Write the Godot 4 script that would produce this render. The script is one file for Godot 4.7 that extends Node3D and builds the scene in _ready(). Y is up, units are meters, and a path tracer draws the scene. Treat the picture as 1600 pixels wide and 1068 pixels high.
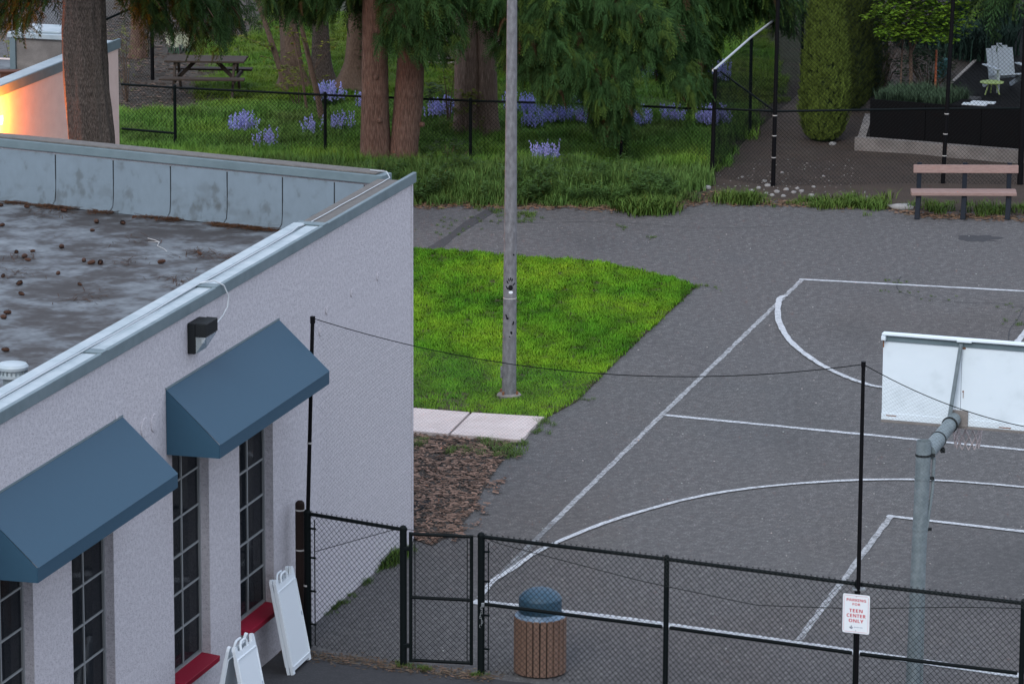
extends Node3D

var M := {}
var names := {}
var rng := RandomNumberGenerator.new()
var nz := FastNoiseLite.new()

# ---------------------------------------------------------------- mesh builder
class MB:
	var v := PackedVector3Array()
	var n := PackedVector3Array()
	var c := PackedColorArray()
	var col := Color(1, 1, 1)
	func t3(a: Vector3, b: Vector3, d: Vector3, na: Vector3, nb: Vector3, nd: Vector3) -> void:
		var cr := (b - a).cross(d - a)
		v.append(a); n.append(na); c.append(col)
		if cr.dot(na + nb + nd) > 0.0:
			v.append(d); n.append(nd); c.append(col)
			v.append(b); n.append(nb); c.append(col)
		else:
			v.append(b); n.append(nb); c.append(col)
			v.append(d); n.append(nd); c.append(col)
	func tri(a: Vector3, b: Vector3, d: Vector3, nn: Vector3) -> void:
		t3(a, b, d, nn, nn, nn)
	func quad(a: Vector3, b: Vector3, d: Vector3, e: Vector3, nn: Vector3) -> void:
		t3(a, b, d, nn, nn, nn)
		t3(a, d, e, nn, nn, nn)
	func facet(a: Vector3, b: Vector3, d: Vector3) -> void:   # normal upwards
		var cr := (b - a).cross(d - a).normalized()
		if cr.y < 0.0: cr = -cr
		t3(a, b, d, cr, cr, cr)
	func box(ce: Vector3, s: Vector3, bs := Basis.IDENTITY, bev := 0.0) -> void:
		var h := s * 0.5
		if bev <= 0.0:
			for ax in 3:
				for sg in [-1.0, 1.0]:
					var nn := Vector3.ZERO; nn[ax] = sg
					var a1: int = (ax + 1) % 3
					var a2: int = (ax + 2) % 3
					var p := []
					for q in [[-1, -1], [1, -1], [1, 1], [-1, 1]]:
						var w := Vector3.ZERO
						w[ax] = sg * h[ax]; w[a1] = q[0] * h[a1]; w[a2] = q[1] * h[a2]
						p.append(ce + bs * w)
					quad(p[0], p[1], p[2], p[3], bs * nn)
			return
		var g := h - Vector3(bev, bev, bev)
		for ax in 3:
			var a1: int = (ax + 1) % 3
			var a2: int = (ax + 2) % 3
			for sg in [-1.0, 1.0]:
				var nn := Vector3.ZERO; nn[ax] = sg
				var p := []
				for q in [[-1, -1], [1, -1], [1, 1], [-1, 1]]:
					var w := Vector3.ZERO
					w[ax] = sg * h[ax]; w[a1] = q[0] * g[a1]; w[a2] = q[1] * g[a2]
					p.append(ce + bs * w)
				quad(p[0], p[1], p[2], p[3], bs * nn)
			for s1 in [-1.0, 1.0]:
				for s2 in [-1.0, 1.0]:
					var nn := Vector3.ZERO; nn[a1] = s1 * 0.7071; nn[a2] = s2 * 0.7071
					var p := []
					for q in [[-1, 0], [1, 0], [1, 1], [-1, 1]]:
						var w := Vector3.ZERO
						w[ax] = q[0] * g[ax]
						w[a1] = s1 * (h[a1] if q[1] == 0 else g[a1])
						w[a2] = s2 * (g[a2] if q[1] == 0 else h[a2])
						p.append(ce + bs * w)
					quad(p[0], p[1], p[2], p[3], bs * nn)
		for sx in [-1.0, 1.0]:
			for sy in [-1.0, 1.0]:
				for sz in [-1.0, 1.0]:
					tri(ce + bs * Vector3(sx * h.x, sy * g.y, sz * g.z), ce + bs * Vector3(sx * g.x, sy * h.y, sz * g.z), ce + bs * Vector3(sx * g.x, sy * g.y, sz * h.z), bs * Vector3(sx, sy, sz).normalized())
	func bar(a: Vector3, b: Vector3, w: float, hgt: float, bev := 0.0, up := Vector3.UP) -> void:   # box from a to b, w across, hgt along up
		var d := b - a
		var z := d.normalized()
		var x := up.cross(z)
		if x.length() < 0.01: x = Vector3.RIGHT.cross(z)
		x = x.normalized()
		box((a + b) * 0.5, Vector3(w, hgt, d.length()), Basis(x, z.cross(x), z), bev)
	func tube(p: Array, r: Array, sides := 8, caps := true) -> void:
		var k := p.size()
		var t0: Vector3 = (p[1] - p[0]).normalized()
		var x := t0.cross(Vector3.UP if absf(t0.y) < 0.9 else Vector3.RIGHT).normalized()
		var rp := []; var rn := []
		for i in k:
			var t: Vector3
			if i == 0: t = p[1] - p[0]
			elif i == k - 1: t = p[i] - p[i - 1]
			else: t = p[i + 1] - p[i - 1]
			t = t.normalized()
			x = (x - t * x.dot(t)).normalized()
			var y := t.cross(x)
			var ring := []; var rnn := []
			for s in sides:
				var an := TAU * s / sides
				var d := x * cos(an) + y * sin(an)
				ring.append(p[i] + d * float(r[i])); rnn.append(d)
			rp.append(ring); rn.append(rnn)
			if caps and (i == 0 or i == k - 1):
				var nn := -t if i == 0 else t
				for s in range(1, sides - 1): tri(ring[0], ring[s], ring[s + 1], nn)
		for i in k - 1:
			for s in sides:
				var s2 := (s + 1) % sides
				t3(rp[i][s], rp[i][s2], rp[i + 1][s2], rn[i][s], rn[i][s2], rn[i + 1][s2])
				t3(rp[i][s], rp[i + 1][s2], rp[i + 1][s], rn[i][s], rn[i + 1][s2], rn[i + 1][s])
	func rod(a: Vector3, b: Vector3, r: float, sides := 8, r2 := -1.0) -> void:
		tube([a, b], [r, r if r2 < 0.0 else r2], sides, true)
	func wire(a: Vector3, b: Vector3, r: float) -> void:
		tube([a, b], [r, r], 3, false)
	func lathe(prof: Array, segs := 20, o := Vector3.ZERO, sharp := true) -> void:   # prof: [r, y] from bottom to top
		for i in prof.size() - 1:
			var a: Vector2 = Vector2(prof[i][0], prof[i][1])
			var b: Vector2 = Vector2(prof[i + 1][0], prof[i + 1][1])
			var dn := Vector2(b.y - a.y, a.x - b.x)
			if dn.length() < 0.00001: continue
			dn = dn.normalized()
			for s in segs:
				var a0 := TAU * s / segs
				var a1 := TAU * (s + 1) / segs
				var c0 := Vector3(cos(a0), 0, sin(a0)); var c1 := Vector3(cos(a1), 0, sin(a1))
				var n0 := c0 * dn.x + Vector3.UP * dn.y; var n1 := c1 * dn.x + Vector3.UP * dn.y
				var p00 := o + c0 * a.x + Vector3.UP * a.y; var p01 := o + c1 * a.x + Vector3.UP * a.y
				var p10 := o + c0 * b.x + Vector3.UP * b.y; var p11 := o + c1 * b.x + Vector3.UP * b.y
				if a.x > 0.00001: t3(p00, p01, p11, n0, n1, n1)
				if b.x > 0.00001: t3(p00, p11, p10, n0, n1, n0)
	func prism(poly: PackedVector2Array, y0: float, y1: float, bs := Basis.IDENTITY, o := Vector3.ZERO, bottom := true) -> void:   # polygon in local x, z
		var ix := Geometry2D.triangulate_polygon(poly)
		for k in range(0, ix.size(), 3):
			var a := poly[ix[k]]; var b := poly[ix[k + 1]]; var d := poly[ix[k + 2]]
			tri(o + bs * Vector3(a.x, y1, a.y), o + bs * Vector3(b.x, y1, b.y), o + bs * Vector3(d.x, y1, d.y), bs * Vector3.UP)
			if bottom: tri(o + bs * Vector3(a.x, y0, a.y), o + bs * Vector3(b.x, y0, b.y), o + bs * Vector3(d.x, y0, d.y), bs * Vector3.DOWN)
		var cw := Geometry2D.is_polygon_clockwise(poly)
		for k in poly.size():
			var a := poly[k]; var b := poly[(k + 1) % poly.size()]
			var e := (b - a).normalized()
			var nn := Vector3(e.y, 0, -e.x)
			if cw: nn = -nn
			if y1 - y0 > 0.0001: quad(o + bs * Vector3(a.x, y0, a.y), o + bs * Vector3(b.x, y0, b.y), o + bs * Vector3(b.x, y1, b.y), o + bs * Vector3(a.x, y1, a.y), bs * nn)
	func mesh() -> ArrayMesh:
		var arr := []; arr.resize(Mesh.ARRAY_MAX)
		arr[Mesh.ARRAY_VERTEX] = v; arr[Mesh.ARRAY_NORMAL] = n; arr[Mesh.ARRAY_COLOR] = c
		var m := ArrayMesh.new(); m.add_surface_from_arrays(Mesh.PRIMITIVE_TRIANGLES, arr)
		return m

# ---------------------------------------------------------------- nodes
func numbered(s: String) -> String:
	if not names.has(s):
		names[s] = 0
		return s
	names[s] += 1
	return "%s_%03d" % [s, names[s]]
func tag(o: Node, label := "", category := "", group := "", kind := "") -> void:
	if label: o.set_meta("label", label)
	if category: o.set_meta("category", category)
	if group: o.set_meta("group", group)
	if kind: o.set_meta("kind", kind)
func thing(called: String, label: String, category: String, at := Vector3.ZERO, turn := 0.0, group := "") -> Node3D:
	var o := Node3D.new(); o.name = numbered(called); add_child(o)
	o.position = at; o.rotation.y = turn
	tag(o, label, category, group)
	return o
func mi(called: String, me: Mesh, m: Material, parent: Node) -> MeshInstance3D:
	var o := MeshInstance3D.new(); o.mesh = me; o.material_override = m
	o.name = called
	parent.add_child(o, true)
	return o
func part(called: String, b: MB, m: Material, parent: Node) -> MeshInstance3D:
	return mi(called, b.mesh(), m, parent)
func single(called: String, b: MB, m: Material, label: String, category: String, group := "", at := Vector3.ZERO, turn := 0.0) -> MeshInstance3D:
	var o := mi(numbered(called), b.mesh(), m, self)
	o.position = at; o.rotation.y = turn
	tag(o, label, category, group)
	return o
func struct(called: String, b: MB, m: Material) -> MeshInstance3D:
	var o := mi(called, b.mesh(), m, self)
	o.set_meta("kind", "structure")
	return o
func multi(called: String, me: Mesh, m: Material, xf: Array, cols: Array, parent: Node) -> MultiMeshInstance3D:
	var mm := MultiMesh.new()
	mm.transform_format = MultiMesh.TRANSFORM_3D
	mm.use_colors = true
	mm.mesh = me
	mm.instance_count = xf.size()
	for i in xf.size():
		mm.set_instance_transform(i, xf[i])
		mm.set_instance_color(i, cols[i])
	var o := MultiMeshInstance3D.new(); o.multimesh = mm; o.material_override = m; o.name = called
	parent.add_child(o, true)
	o.set_meta("kind", "stuff")
	return o

# ---------------------------------------------------------------- materials
func noise_bytes(seed_: int, freq: float, oct: int, size: int, type := FastNoiseLite.TYPE_SIMPLEX_SMOOTH) -> PackedByteArray:
	var f := FastNoiseLite.new(); f.seed = seed_; f.frequency = freq; f.noise_type = type
	f.fractal_octaves = oct; f.fractal_type = FastNoiseLite.FRACTAL_FBM
	var im := f.get_seamless_image(size, size)
	im.convert(Image.FORMAT_L8)
	return im.get_data()
func mix_bytes(a: PackedByteArray, b: PackedByteArray, w: float) -> PackedByteArray:
	var o := PackedByteArray(); o.resize(a.size())
	for i in a.size(): o[i] = int(a[i] * (1.0 - w) + b[i] * w)
	return o
func gray_tex(a: PackedByteArray, size: int) -> ImageTexture:
	var im := Image.create_from_data(size, size, false, Image.FORMAT_L8, a)
	im.generate_mipmaps()
	return ImageTexture.create_from_image(im)
func ramp_tex(a: PackedByteArray, size: int, ramp: Array) -> ImageTexture:   # ramp: [position, linear colour]
	var lut := []
	for i in 256:
		var t := i / 255.0
		var c: Color = ramp[0][1]
		for k in ramp.size() - 1:
			if t >= ramp[k][0]:
				var w := clampf((t - ramp[k][0]) / maxf(ramp[k + 1][0] - ramp[k][0], 0.0001), 0, 1)
				c = (ramp[k][1] as Color).lerp(ramp[k + 1][1], w)
		lut.append(c.linear_to_srgb())
	var lr := PackedByteArray(); var lg := PackedByteArray(); var lb := PackedByteArray()
	for q in lut:
		lr.append(int(clampf(q.r, 0, 1) * 255)); lg.append(int(clampf(q.g, 0, 1) * 255)); lb.append(int(clampf(q.b, 0, 1) * 255))
	var o := PackedByteArray(); o.resize(a.size() * 3)
	for i in a.size():
		var k := a[i]
		o[i * 3] = lr[k]; o[i * 3 + 1] = lg[k]; o[i * 3 + 2] = lb[k]
	var im := Image.create_from_data(size, size, false, Image.FORMAT_RGB8, o)
	im.generate_mipmaps()
	return ImageTexture.create_from_image(im)
func lin(r: float, g: float, b: float) -> Color:
	return Color(r, g, b).linear_to_srgb()
func plain(called: String, r: float, g: float, b: float, rough := 0.7, metal := 0.0) -> StandardMaterial3D:
	var m := StandardMaterial3D.new(); m.resource_name = called
	m.albedo_color = lin(r, g, b); m.roughness = rough; m.metallic = metal
	m.cull_mode = BaseMaterial3D.CULL_DISABLED
	if r + g + b < 0.07: m.metallic_specular = 0.18
	M[called] = m
	return m
func noisy(called: String, a: PackedByteArray, size: int, ramp: Array, sc: Vector3, rough := 0.85, relief := 0.0, relief_tex: PackedByteArray = PackedByteArray(), world := true) -> StandardMaterial3D:
	var m := StandardMaterial3D.new(); m.resource_name = called
	m.albedo_texture = ramp_tex(a, size, ramp)
	m.roughness = rough
	m.uv1_triplanar = true; m.uv1_world_triplanar = world; m.uv1_scale = sc
	m.cull_mode = BaseMaterial3D.CULL_DISABLED
	if relief > 0.0:
		m.heightmap_enabled = true
		m.heightmap_texture = gray_tex(relief_tex if relief_tex.size() else a, size)
		m.heightmap_scale = relief
	M[called] = m
	return m
func leafy(called: String, rough := 0.6, back := 0.5) -> StandardMaterial3D:
	var m := StandardMaterial3D.new(); m.resource_name = called
	m.vertex_color_use_as_albedo = true
	m.roughness = rough; m.metallic_specular = 0.2; m.cull_mode = BaseMaterial3D.CULL_DISABLED
	m.backlight_enabled = true; m.backlight = Color(back, back, back)
	M[called] = m
	return m

func v3(a: Vector2, y: float) -> Vector3: return Vector3(a.x, y, a.y)
func rr(a: float, b: float) -> float: return rng.randf_range(a, b)

func make_materials() -> void:
	var fine := noise_bytes(1, 0.12, 2, 512)
	var fine2 := noise_bytes(2, 0.25, 2, 512)
	var mid := noise_bytes(3, 0.03, 4, 512)
	var coarse := noise_bytes(4, 0.008, 5, 512)
	var cell := noise_bytes(5, 0.09, 1, 512, FastNoiseLite.TYPE_CELLULAR)
	var sand := mix_bytes(fine2, fine, 0.4)
	var grit := mix_bytes(sand, mid, 0.25)
	# asphalt: grey aggregate with pale and dark grains
	var m := noisy("asphalt", grit, 512, [[0.0, Color(0.028, 0.026, 0.026)], [0.38, Color(0.060, 0.056, 0.055)], [0.56, Color(0.094, 0.088, 0.085)], [0.68, Color(0.155, 0.147, 0.142)], [0.80, Color(0.34, 0.325, 0.31)]], Vector3(0.42, 0.42, 0.42), 0.9, 0.4, sand)
	m.vertex_color_use_as_albedo = true
	m = noisy("driveway", grit, 512, [[0.0, Color(0.018, 0.018, 0.02)], [0.5, Color(0.033, 0.033, 0.036)], [0.8, Color(0.06, 0.058, 0.058)]], Vector3(0.33, 0.33, 0.33), 0.9, 0.3, sand)
	noisy("patch", grit, 512, [[0.0, Color(0.02, 0.02, 0.021)], [0.5, Color(0.038, 0.037, 0.038)], [0.8, Color(0.07, 0.068, 0.066)]], Vector3(0.5, 0.5, 0.5), 0.92, 0.4, sand)
	noisy("paint", mix_bytes(fine2, mid, 0.35), 512, [[0.0, Color(0.10, 0.10, 0.105)], [0.30, Color(0.16, 0.16, 0.165)], [0.42, Color(0.44, 0.455, 0.47)], [0.8, Color(0.60, 0.61, 0.62)]], Vector3(0.6, 0.6, 0.6), 0.8)
	noisy("worn_paint", mix_bytes(fine2, mid, 0.45), 512, [[0.0, Color(0.08, 0.08, 0.085)], [0.36, Color(0.13, 0.13, 0.13)], [0.50, Color(0.31, 0.315, 0.32)], [0.8, Color(0.48, 0.485, 0.49)]], Vector3(0.6, 0.6, 0.6), 0.85)
	noisy("faded_paint", mix_bytes(fine2, mid, 0.45), 512, [[0.0, Color(0.08, 0.08, 0.08)], [0.44, Color(0.11, 0.11, 0.11)], [0.62, Color(0.25, 0.255, 0.26)], [0.85, Color(0.42, 0.425, 0.43)]], Vector3(0.6, 0.6, 0.6), 0.88)
	noisy("soil", mix_bytes(grit, cell, 0.4), 512, [[0.0, Color(0.016, 0.011, 0.008)], [0.45, Color(0.045, 0.034, 0.026)], [0.75, Color(0.10, 0.08, 0.062)]], Vector3(0.8, 0.8, 0.8), 0.95, 1.5).vertex_color_use_as_albedo = true
	noisy("concrete", mix_bytes(grit, coarse, 0.4), 512, [[0.0, Color(0.43, 0.355, 0.325)], [0.5, Color(0.56, 0.475, 0.44)], [0.9, Color(0.66, 0.575, 0.54)]], Vector3(0.5, 0.5, 0.5), 0.9, 0.3, sand)
	noisy("old_concrete", mix_bytes(grit, coarse, 0.5), 512, [[0.0, Color(0.09, 0.08, 0.075)], [0.5, Color(0.19, 0.17, 0.155)], [0.9, Color(0.30, 0.27, 0.25)]], Vector3(0.6, 0.6, 0.6), 0.92, 0.5, sand)
	# walls
	noisy("stucco", mix_bytes(fine2, cell, 0.35), 512, [[0.0, Color(0.15, 0.135, 0.15)], [0.30, Color(0.39, 0.37, 0.39)], [0.45, Color(0.51, 0.485, 0.505)], [1.0, Color(0.62, 0.59, 0.60)]], Vector3(0.42, 0.42, 0.42), 0.95, 0.8)
	noisy("peach_stucco", mix_bytes(fine2, coarse, 0.3), 512, [[0.0, Color(0.46, 0.35, 0.30)], [0.5, Color(0.62, 0.49, 0.43)], [1.0, Color(0.70, 0.57, 0.50)]], Vector3(0.9, 0.9, 0.9), 0.95, 0.6)
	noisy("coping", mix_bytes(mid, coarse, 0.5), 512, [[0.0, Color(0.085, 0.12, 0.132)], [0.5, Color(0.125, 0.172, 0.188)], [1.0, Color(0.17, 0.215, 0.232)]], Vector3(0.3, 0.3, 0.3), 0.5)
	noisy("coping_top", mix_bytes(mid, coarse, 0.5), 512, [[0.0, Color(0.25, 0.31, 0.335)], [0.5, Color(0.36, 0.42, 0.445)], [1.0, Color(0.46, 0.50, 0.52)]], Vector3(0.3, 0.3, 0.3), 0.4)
	noisy("old_board", mix_bytes(mid, fine, 0.4), 512, [[0.0, Color(0.06, 0.055, 0.05)], [0.5, Color(0.12, 0.11, 0.10)], [0.9, Color(0.21, 0.195, 0.18)]], Vector3(0.4, 1.2, 2.5), 0.95)
	noisy("membrane_sheet", mix_bytes(coarse, mid, 0.35), 512, [[0.0, Color(0.055, 0.062, 0.060)], [0.26, Color(0.085, 0.10, 0.105)], [0.40, Color(0.145, 0.185, 0.215)], [1.0, Color(0.18, 0.23, 0.27)]], Vector3(0.55, 0.32, 0.55), 0.8)
	noisy("roof_membrane", mix_bytes(mix_bytes(coarse, mid, 0.45), fine, 0.15), 512, [[0.0, Color(0.018, 0.014, 0.012)], [0.36, Color(0.036, 0.031, 0.029)], [0.47, Color(0.065, 0.065, 0.067)], [0.55, Color(0.10, 0.108, 0.115)], [0.70, Color(0.145, 0.16, 0.17)], [0.9, Color(0.22, 0.235, 0.25)]], Vector3(0.15, 0.2, 0.17), 0.75, 0.3, mid)
	noisy("awning_cloth", mix_bytes(fine2, mid, 0.5), 512, [[0.0, Color(0.013, 0.054, 0.092)], [1.0, Color(0.017, 0.066, 0.110)]], Vector3(0.7, 0.7, 0.7), 0.66)
	noisy("galvanized", mix_bytes(mid, cell, 0.3), 512, [[0.0, Color(0.105, 0.135, 0.145)], [0.5, Color(0.165, 0.20, 0.212)], [1.0, Color(0.245, 0.28, 0.29)]], Vector3(0.8, 0.5, 0.8), 0.5, 0.0, PackedByteArray(), false)
	noisy("post_metal", mix_bytes(mid, fine2, 0.4), 512, [[0.0, Color(0.06, 0.056, 0.056)], [0.35, Color(0.125, 0.12, 0.125)], [0.6, Color(0.18, 0.178, 0.185)], [1.0, Color(0.30, 0.29, 0.29)]], Vector3(1.1, 0.45, 1.1), 0.6, 0.0, PackedByteArray(), false)
	noisy("board_white", mix_bytes(coarse, mid, 0.3), 512, [[0.0, Color(0.52, 0.59, 0.62)], [0.4, Color(0.66, 0.735, 0.775)], [1.0, Color(0.70, 0.77, 0.81)]], Vector3(0.4, 0.4, 0.4), 0.45)
	noisy("rust", mix_bytes(fine, mid, 0.5), 512, [[0.0, Color(0.07, 0.025, 0.012)], [0.5, Color(0.20, 0.075, 0.03)], [1.0, Color(0.34, 0.16, 0.07)]], Vector3(2, 2, 2), 0.9)
	# wood and bark
	noisy("bark_grey", mix_bytes(mid, fine, 0.4), 512, [[0.0, Color(0.018, 0.013, 0.011)], [0.40, Color(0.042, 0.030, 0.024)], [0.56, Color(0.105, 0.080, 0.066)], [0.8, Color(0.22, 0.18, 0.155)]], Vector3(3.2, 0.8, 3.2), 0.95, 4.0)
	noisy("bark_red", mix_bytes(mid, fine, 0.3), 512, [[0.0, Color(0.030, 0.015, 0.010)], [0.42, Color(0.115, 0.064, 0.045)], [0.60, Color(0.205, 0.125, 0.092)], [0.85, Color(0.33, 0.23, 0.18)]], Vector3(3.6, 0.28, 3.6), 0.95, 3.0)
	noisy("bark_pale", mix_bytes(mid, fine, 0.3), 512, [[0.0, Color(0.05, 0.030, 0.022)], [0.42, Color(0.16, 0.105, 0.082)], [0.62, Color(0.26, 0.18, 0.145)], [0.9, Color(0.38, 0.29, 0.24)]], Vector3(3.6, 0.25, 3.6), 0.95, 3.0)
	noisy("bark_brown", mix_bytes(mid, fine, 0.3), 512, [[0.0, Color(0.04, 0.024, 0.016)], [0.5, Color(0.13, 0.083, 0.058)], [0.9, Color(0.26, 0.185, 0.14)]], Vector3(5.0, 0.5, 5.0), 0.95, 2.0)
	noisy("slat_brown", mix_bytes(mid, fine, 0.5), 512, [[0.0, Color(0.10, 0.056, 0.038)], [0.5, Color(0.18, 0.108, 0.077)], [1.0, Color(0.26, 0.165, 0.122)]], Vector3(3.0, 0.35, 3.0), 0.75)
	noisy("table_wood", mix_bytes(mid, fine, 0.4), 512, [[0.0, Color(0.018, 0.011, 0.007)], [0.5, Color(0.040, 0.026, 0.018)], [1.0, Color(0.08, 0.056, 0.042)]], Vector3(0.5, 3.0, 3.0), 0.85)
	noisy("bench_plank", mix_bytes(mid, fine, 0.4), 512, [[0.0, Color(0.18, 0.11, 0.09)], [0.5, Color(0.27, 0.175, 0.15)], [1.0, Color(0.36, 0.26, 0.23)]], Vector3(0.4, 3.0, 3.0), 0.6)
	noisy("fence_wood", mix_bytes(mid, fine, 0.3), 512, [[0.0, Color(0.16, 0.14, 0.125)], [0.5, Color(0.26, 0.235, 0.215)], [1.0, Color(0.36, 0.335, 0.31)]], Vector3(3.0, 0.4, 3.0), 0.9)
	noisy("stone", mix_bytes(fine, coarse, 0.5), 512, [[0.0, Color(0.13, 0.125, 0.12)], [0.5, Color(0.26, 0.25, 0.24)], [1.0, Color(0.38, 0.37, 0.35)]], Vector3(3, 3, 3), 0.9)
	plain("black_vinyl", 0.0055, 0.008, 0.0085, 0.5)
	plain("black_post", 0.006, 0.006, 0.007, 0.5)
	plain("brown_post", 0.030, 0.020, 0.018, 0.6)
	plain("rope", 0.010, 0.012, 0.012, 0.8)
	plain("net_cord", 0.09, 0.10, 0.095, 0.9)
	plain("lamp_black", 0.018, 0.020, 0.021, 0.5)
	plain("lid_blue", 0.030, 0.075, 0.115, 0.55)
	plain("liner_blue", 0.16, 0.24, 0.33, 0.4)
	plain("plastic_white", 0.68, 0.73, 0.76, 0.45)
	plain("dark_gap", 0.02, 0.022, 0.024, 0.9)
	plain("sill_red", 0.25, 0.010, 0.028, 0.6).metallic_specular = 0.25
	plain("muntin", 0.22, 0.23, 0.23, 0.6)
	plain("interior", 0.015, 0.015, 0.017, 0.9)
	plain("curtain", 0.016, 0.018, 0.026, 0.9)
	plain("sign_white", 0.74, 0.77, 0.79, 0.4)
	plain("sign_red", 0.50, 0.03, 0.045, 0.5)
	plain("sign_pink", 0.58, 0.22, 0.25, 0.5)
	plain("sign_navy", 0.03, 0.05, 0.10, 0.5)
	plain("sign_grey", 0.30, 0.36, 0.42, 0.5)
	plain("cable_white", 0.46, 0.49, 0.51, 0.5)
	plain("chain_steel", 0.42, 0.44, 0.45, 0.35, 0.8)
	plain("band_pale", 0.45, 0.43, 0.41, 0.6)
	plain("bench_frame", 0.016, 0.020, 0.027, 0.5)
	plain("ink", 0.012, 0.012, 0.013, 0.7)
	plain("chair_white", 0.50, 0.55, 0.58, 0.5)
	plain("lime", 0.40, 0.52, 0.16, 0.45)
	plain("black_panel", 0.006, 0.0055, 0.006, 0.7)
	plain("pot_clay", 0.10, 0.035, 0.02, 0.85)
	plain("steel_rail", 0.62, 0.65, 0.67, 0.4)
	plain("cone_brown", 0.075, 0.033, 0.019, 0.95)
	plain("needle", 0.10, 0.052, 0.028, 0.95)
	plain("hoop_orange", 0.30, 0.08, 0.03, 0.5)
	plain("net_pink", 0.50, 0.43, 0.42, 0.8)
	plain("teal", 0.02, 0.09, 0.10, 0.6)
	var gl := plain("glass", 0.015, 0.018, 0.022, 0.04)
	gl.transparency = BaseMaterial3D.TRANSPARENCY_ALPHA
	gl.albedo_color.a = 0.6
	var lens := plain("lens", 0.55, 0.60, 0.60, 0.12)
	lens.transparency = BaseMaterial3D.TRANSPARENCY_ALPHA
	lens.albedo_color.a = 0.35
	leafy("leaf", 0.65, 0.5)
	leafy("conifer", 0.7, 0.35)
	leafy("petal", 0.7, 0.6)
	leafy("chips", 0.95, 0.0).backlight_enabled = false
	var g := plain("lamp_glow", 1.0, 0.55, 0.2, 0.5)
	g.emission_enabled = true; g.emission = Color(1.0, 0.50, 0.16); g.emission_energy_multiplier = 5.0

func _ready() -> void:
	rng.seed = 7
	nz.seed = 11; nz.frequency = 1.0; nz.fractal_octaves = 3
	# camera: a long lens on an upper floor, looking down at the court
	var cam := Camera3D.new(); cam.name = "camera"; add_child(cam)
	cam.position = Vector3(0, 14.75, 50)
	cam.rotation = Vector3(deg_to_rad(-12.629), 0, 0.004)
	cam.fov = 8.85; cam.near = 0.5; cam.far = 600.0
	cam.current = true
	# dusk sky, evenly overcast
	var we := WorldEnvironment.new(); we.name = "environment"; add_child(we)
	var e := Environment.new(); we.environment = e
	e.background_mode = Environment.BG_SKY
	var sm := ProceduralSkyMaterial.new()
	sm.sky_top_color = Color(0.62, 0.665, 0.745); sm.sky_horizon_color = Color(0.695, 0.715, 0.755); sm.sky_curve = 0.2
	sm.ground_bottom_color = Color(0.12, 0.12, 0.12); sm.ground_horizon_color = Color(0.42, 0.44, 0.47)
	var sk := Sky.new(); sk.sky_material = sm; e.sky = sk
	e.tonemap_mode = Environment.TONE_MAPPER_LINEAR
	e.tonemap_exposure = 2.75
	e.background_energy_multiplier = 1.0
	e.sdfgi_enabled = true; e.ssao_enabled = true; e.ssil_enabled = true
	var sun := DirectionalLight3D.new(); sun.name = "sun"; add_child(sun)
	sun.light_energy = 0.26; sun.light_angular_distance = 30.0; sun.light_color = Color(0.97, 0.98, 1.0); sun.shadow_enabled = true
	sun.rotation_degrees = Vector3(-38, -18, 0)
	make_materials()
	build_ground()
	build_hall()
	build_peach_building()
	build_court_fence()
	build_basketball()
	build_yard()
	build_far_fence()
	build_trees()
	build_garden_right()
	build_street_furniture()
	build_small()

# ---------------------------------------------------------------- ground
func grid_mesh(xs: Array, zs: Array, hf: Callable, cf: Callable) -> ArrayMesh:
	var V := PackedVector3Array(); var N := PackedVector3Array(); var C := PackedColorArray(); var I := PackedInt32Array()
	for j in zs.size():
		for i in xs.size():
			var x: float = xs[i]; var z: float = zs[j]
			V.append(Vector3(x, hf.call(x, z), z))
			var dx: float = hf.call(x + 0.05, z) - hf.call(x - 0.05, z)
			var dz: float = hf.call(x, z + 0.05) - hf.call(x, z - 0.05)
			N.append(Vector3(-dx / 0.1, 1, -dz / 0.1).normalized())
			C.append(cf.call(x, z))
	for j in zs.size() - 1:
		for i in xs.size() - 1:
			var a := j * xs.size() + i; var b := a + 1; var c := a + xs.size(); var d := c + 1
			if zs[1] > zs[0]: I.append_array([a, b, c, b, d, c])
			else: I.append_array([a, c, b, b, c, d])
	var arr := []; arr.resize(Mesh.ARRAY_MAX)
	arr[Mesh.ARRAY_VERTEX] = V; arr[Mesh.ARRAY_NORMAL] = N; arr[Mesh.ARRAY_COLOR] = C; arr[Mesh.ARRAY_INDEX] = I
	var m := ArrayMesh.new(); m.add_surface_from_arrays(Mesh.PRIMITIVE_TRIANGLES, arr)
	return m
func span(a: float, b: float, step: float) -> Array:
	var o := []
	var n := int(ceil((b - a) / step))
	for i in n + 1: o.append(a + (b - a) * i / n)
	return o
func lerp_line(x: float, pts: Array) -> float:
	if x <= pts[0][0]: return pts[0][1]
	for k in pts.size() - 1:
		if x <= pts[k + 1][0]:
			return lerpf(pts[k][1], pts[k + 1][1], (x - pts[k][0]) / (pts[k + 1][0] - pts[k][0]))
	return pts[-1][1]
const EDGE := [[-12.0, -26.9], [-1.8, -26.78], [1.2, -26.75], [1.7, -26.62], [2.58, -26.42], [3.4, -27.1], [4.54, -27.16], [6.6, -26.85], [7.1, -26.1], [8.9, -25.75], [14.0, -25.6]]
func edge_z(x: float) -> float: return lerp_line(x, EDGE) + nz.get_noise_2d(x * 1.7, 4.0) * 0.12
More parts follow.
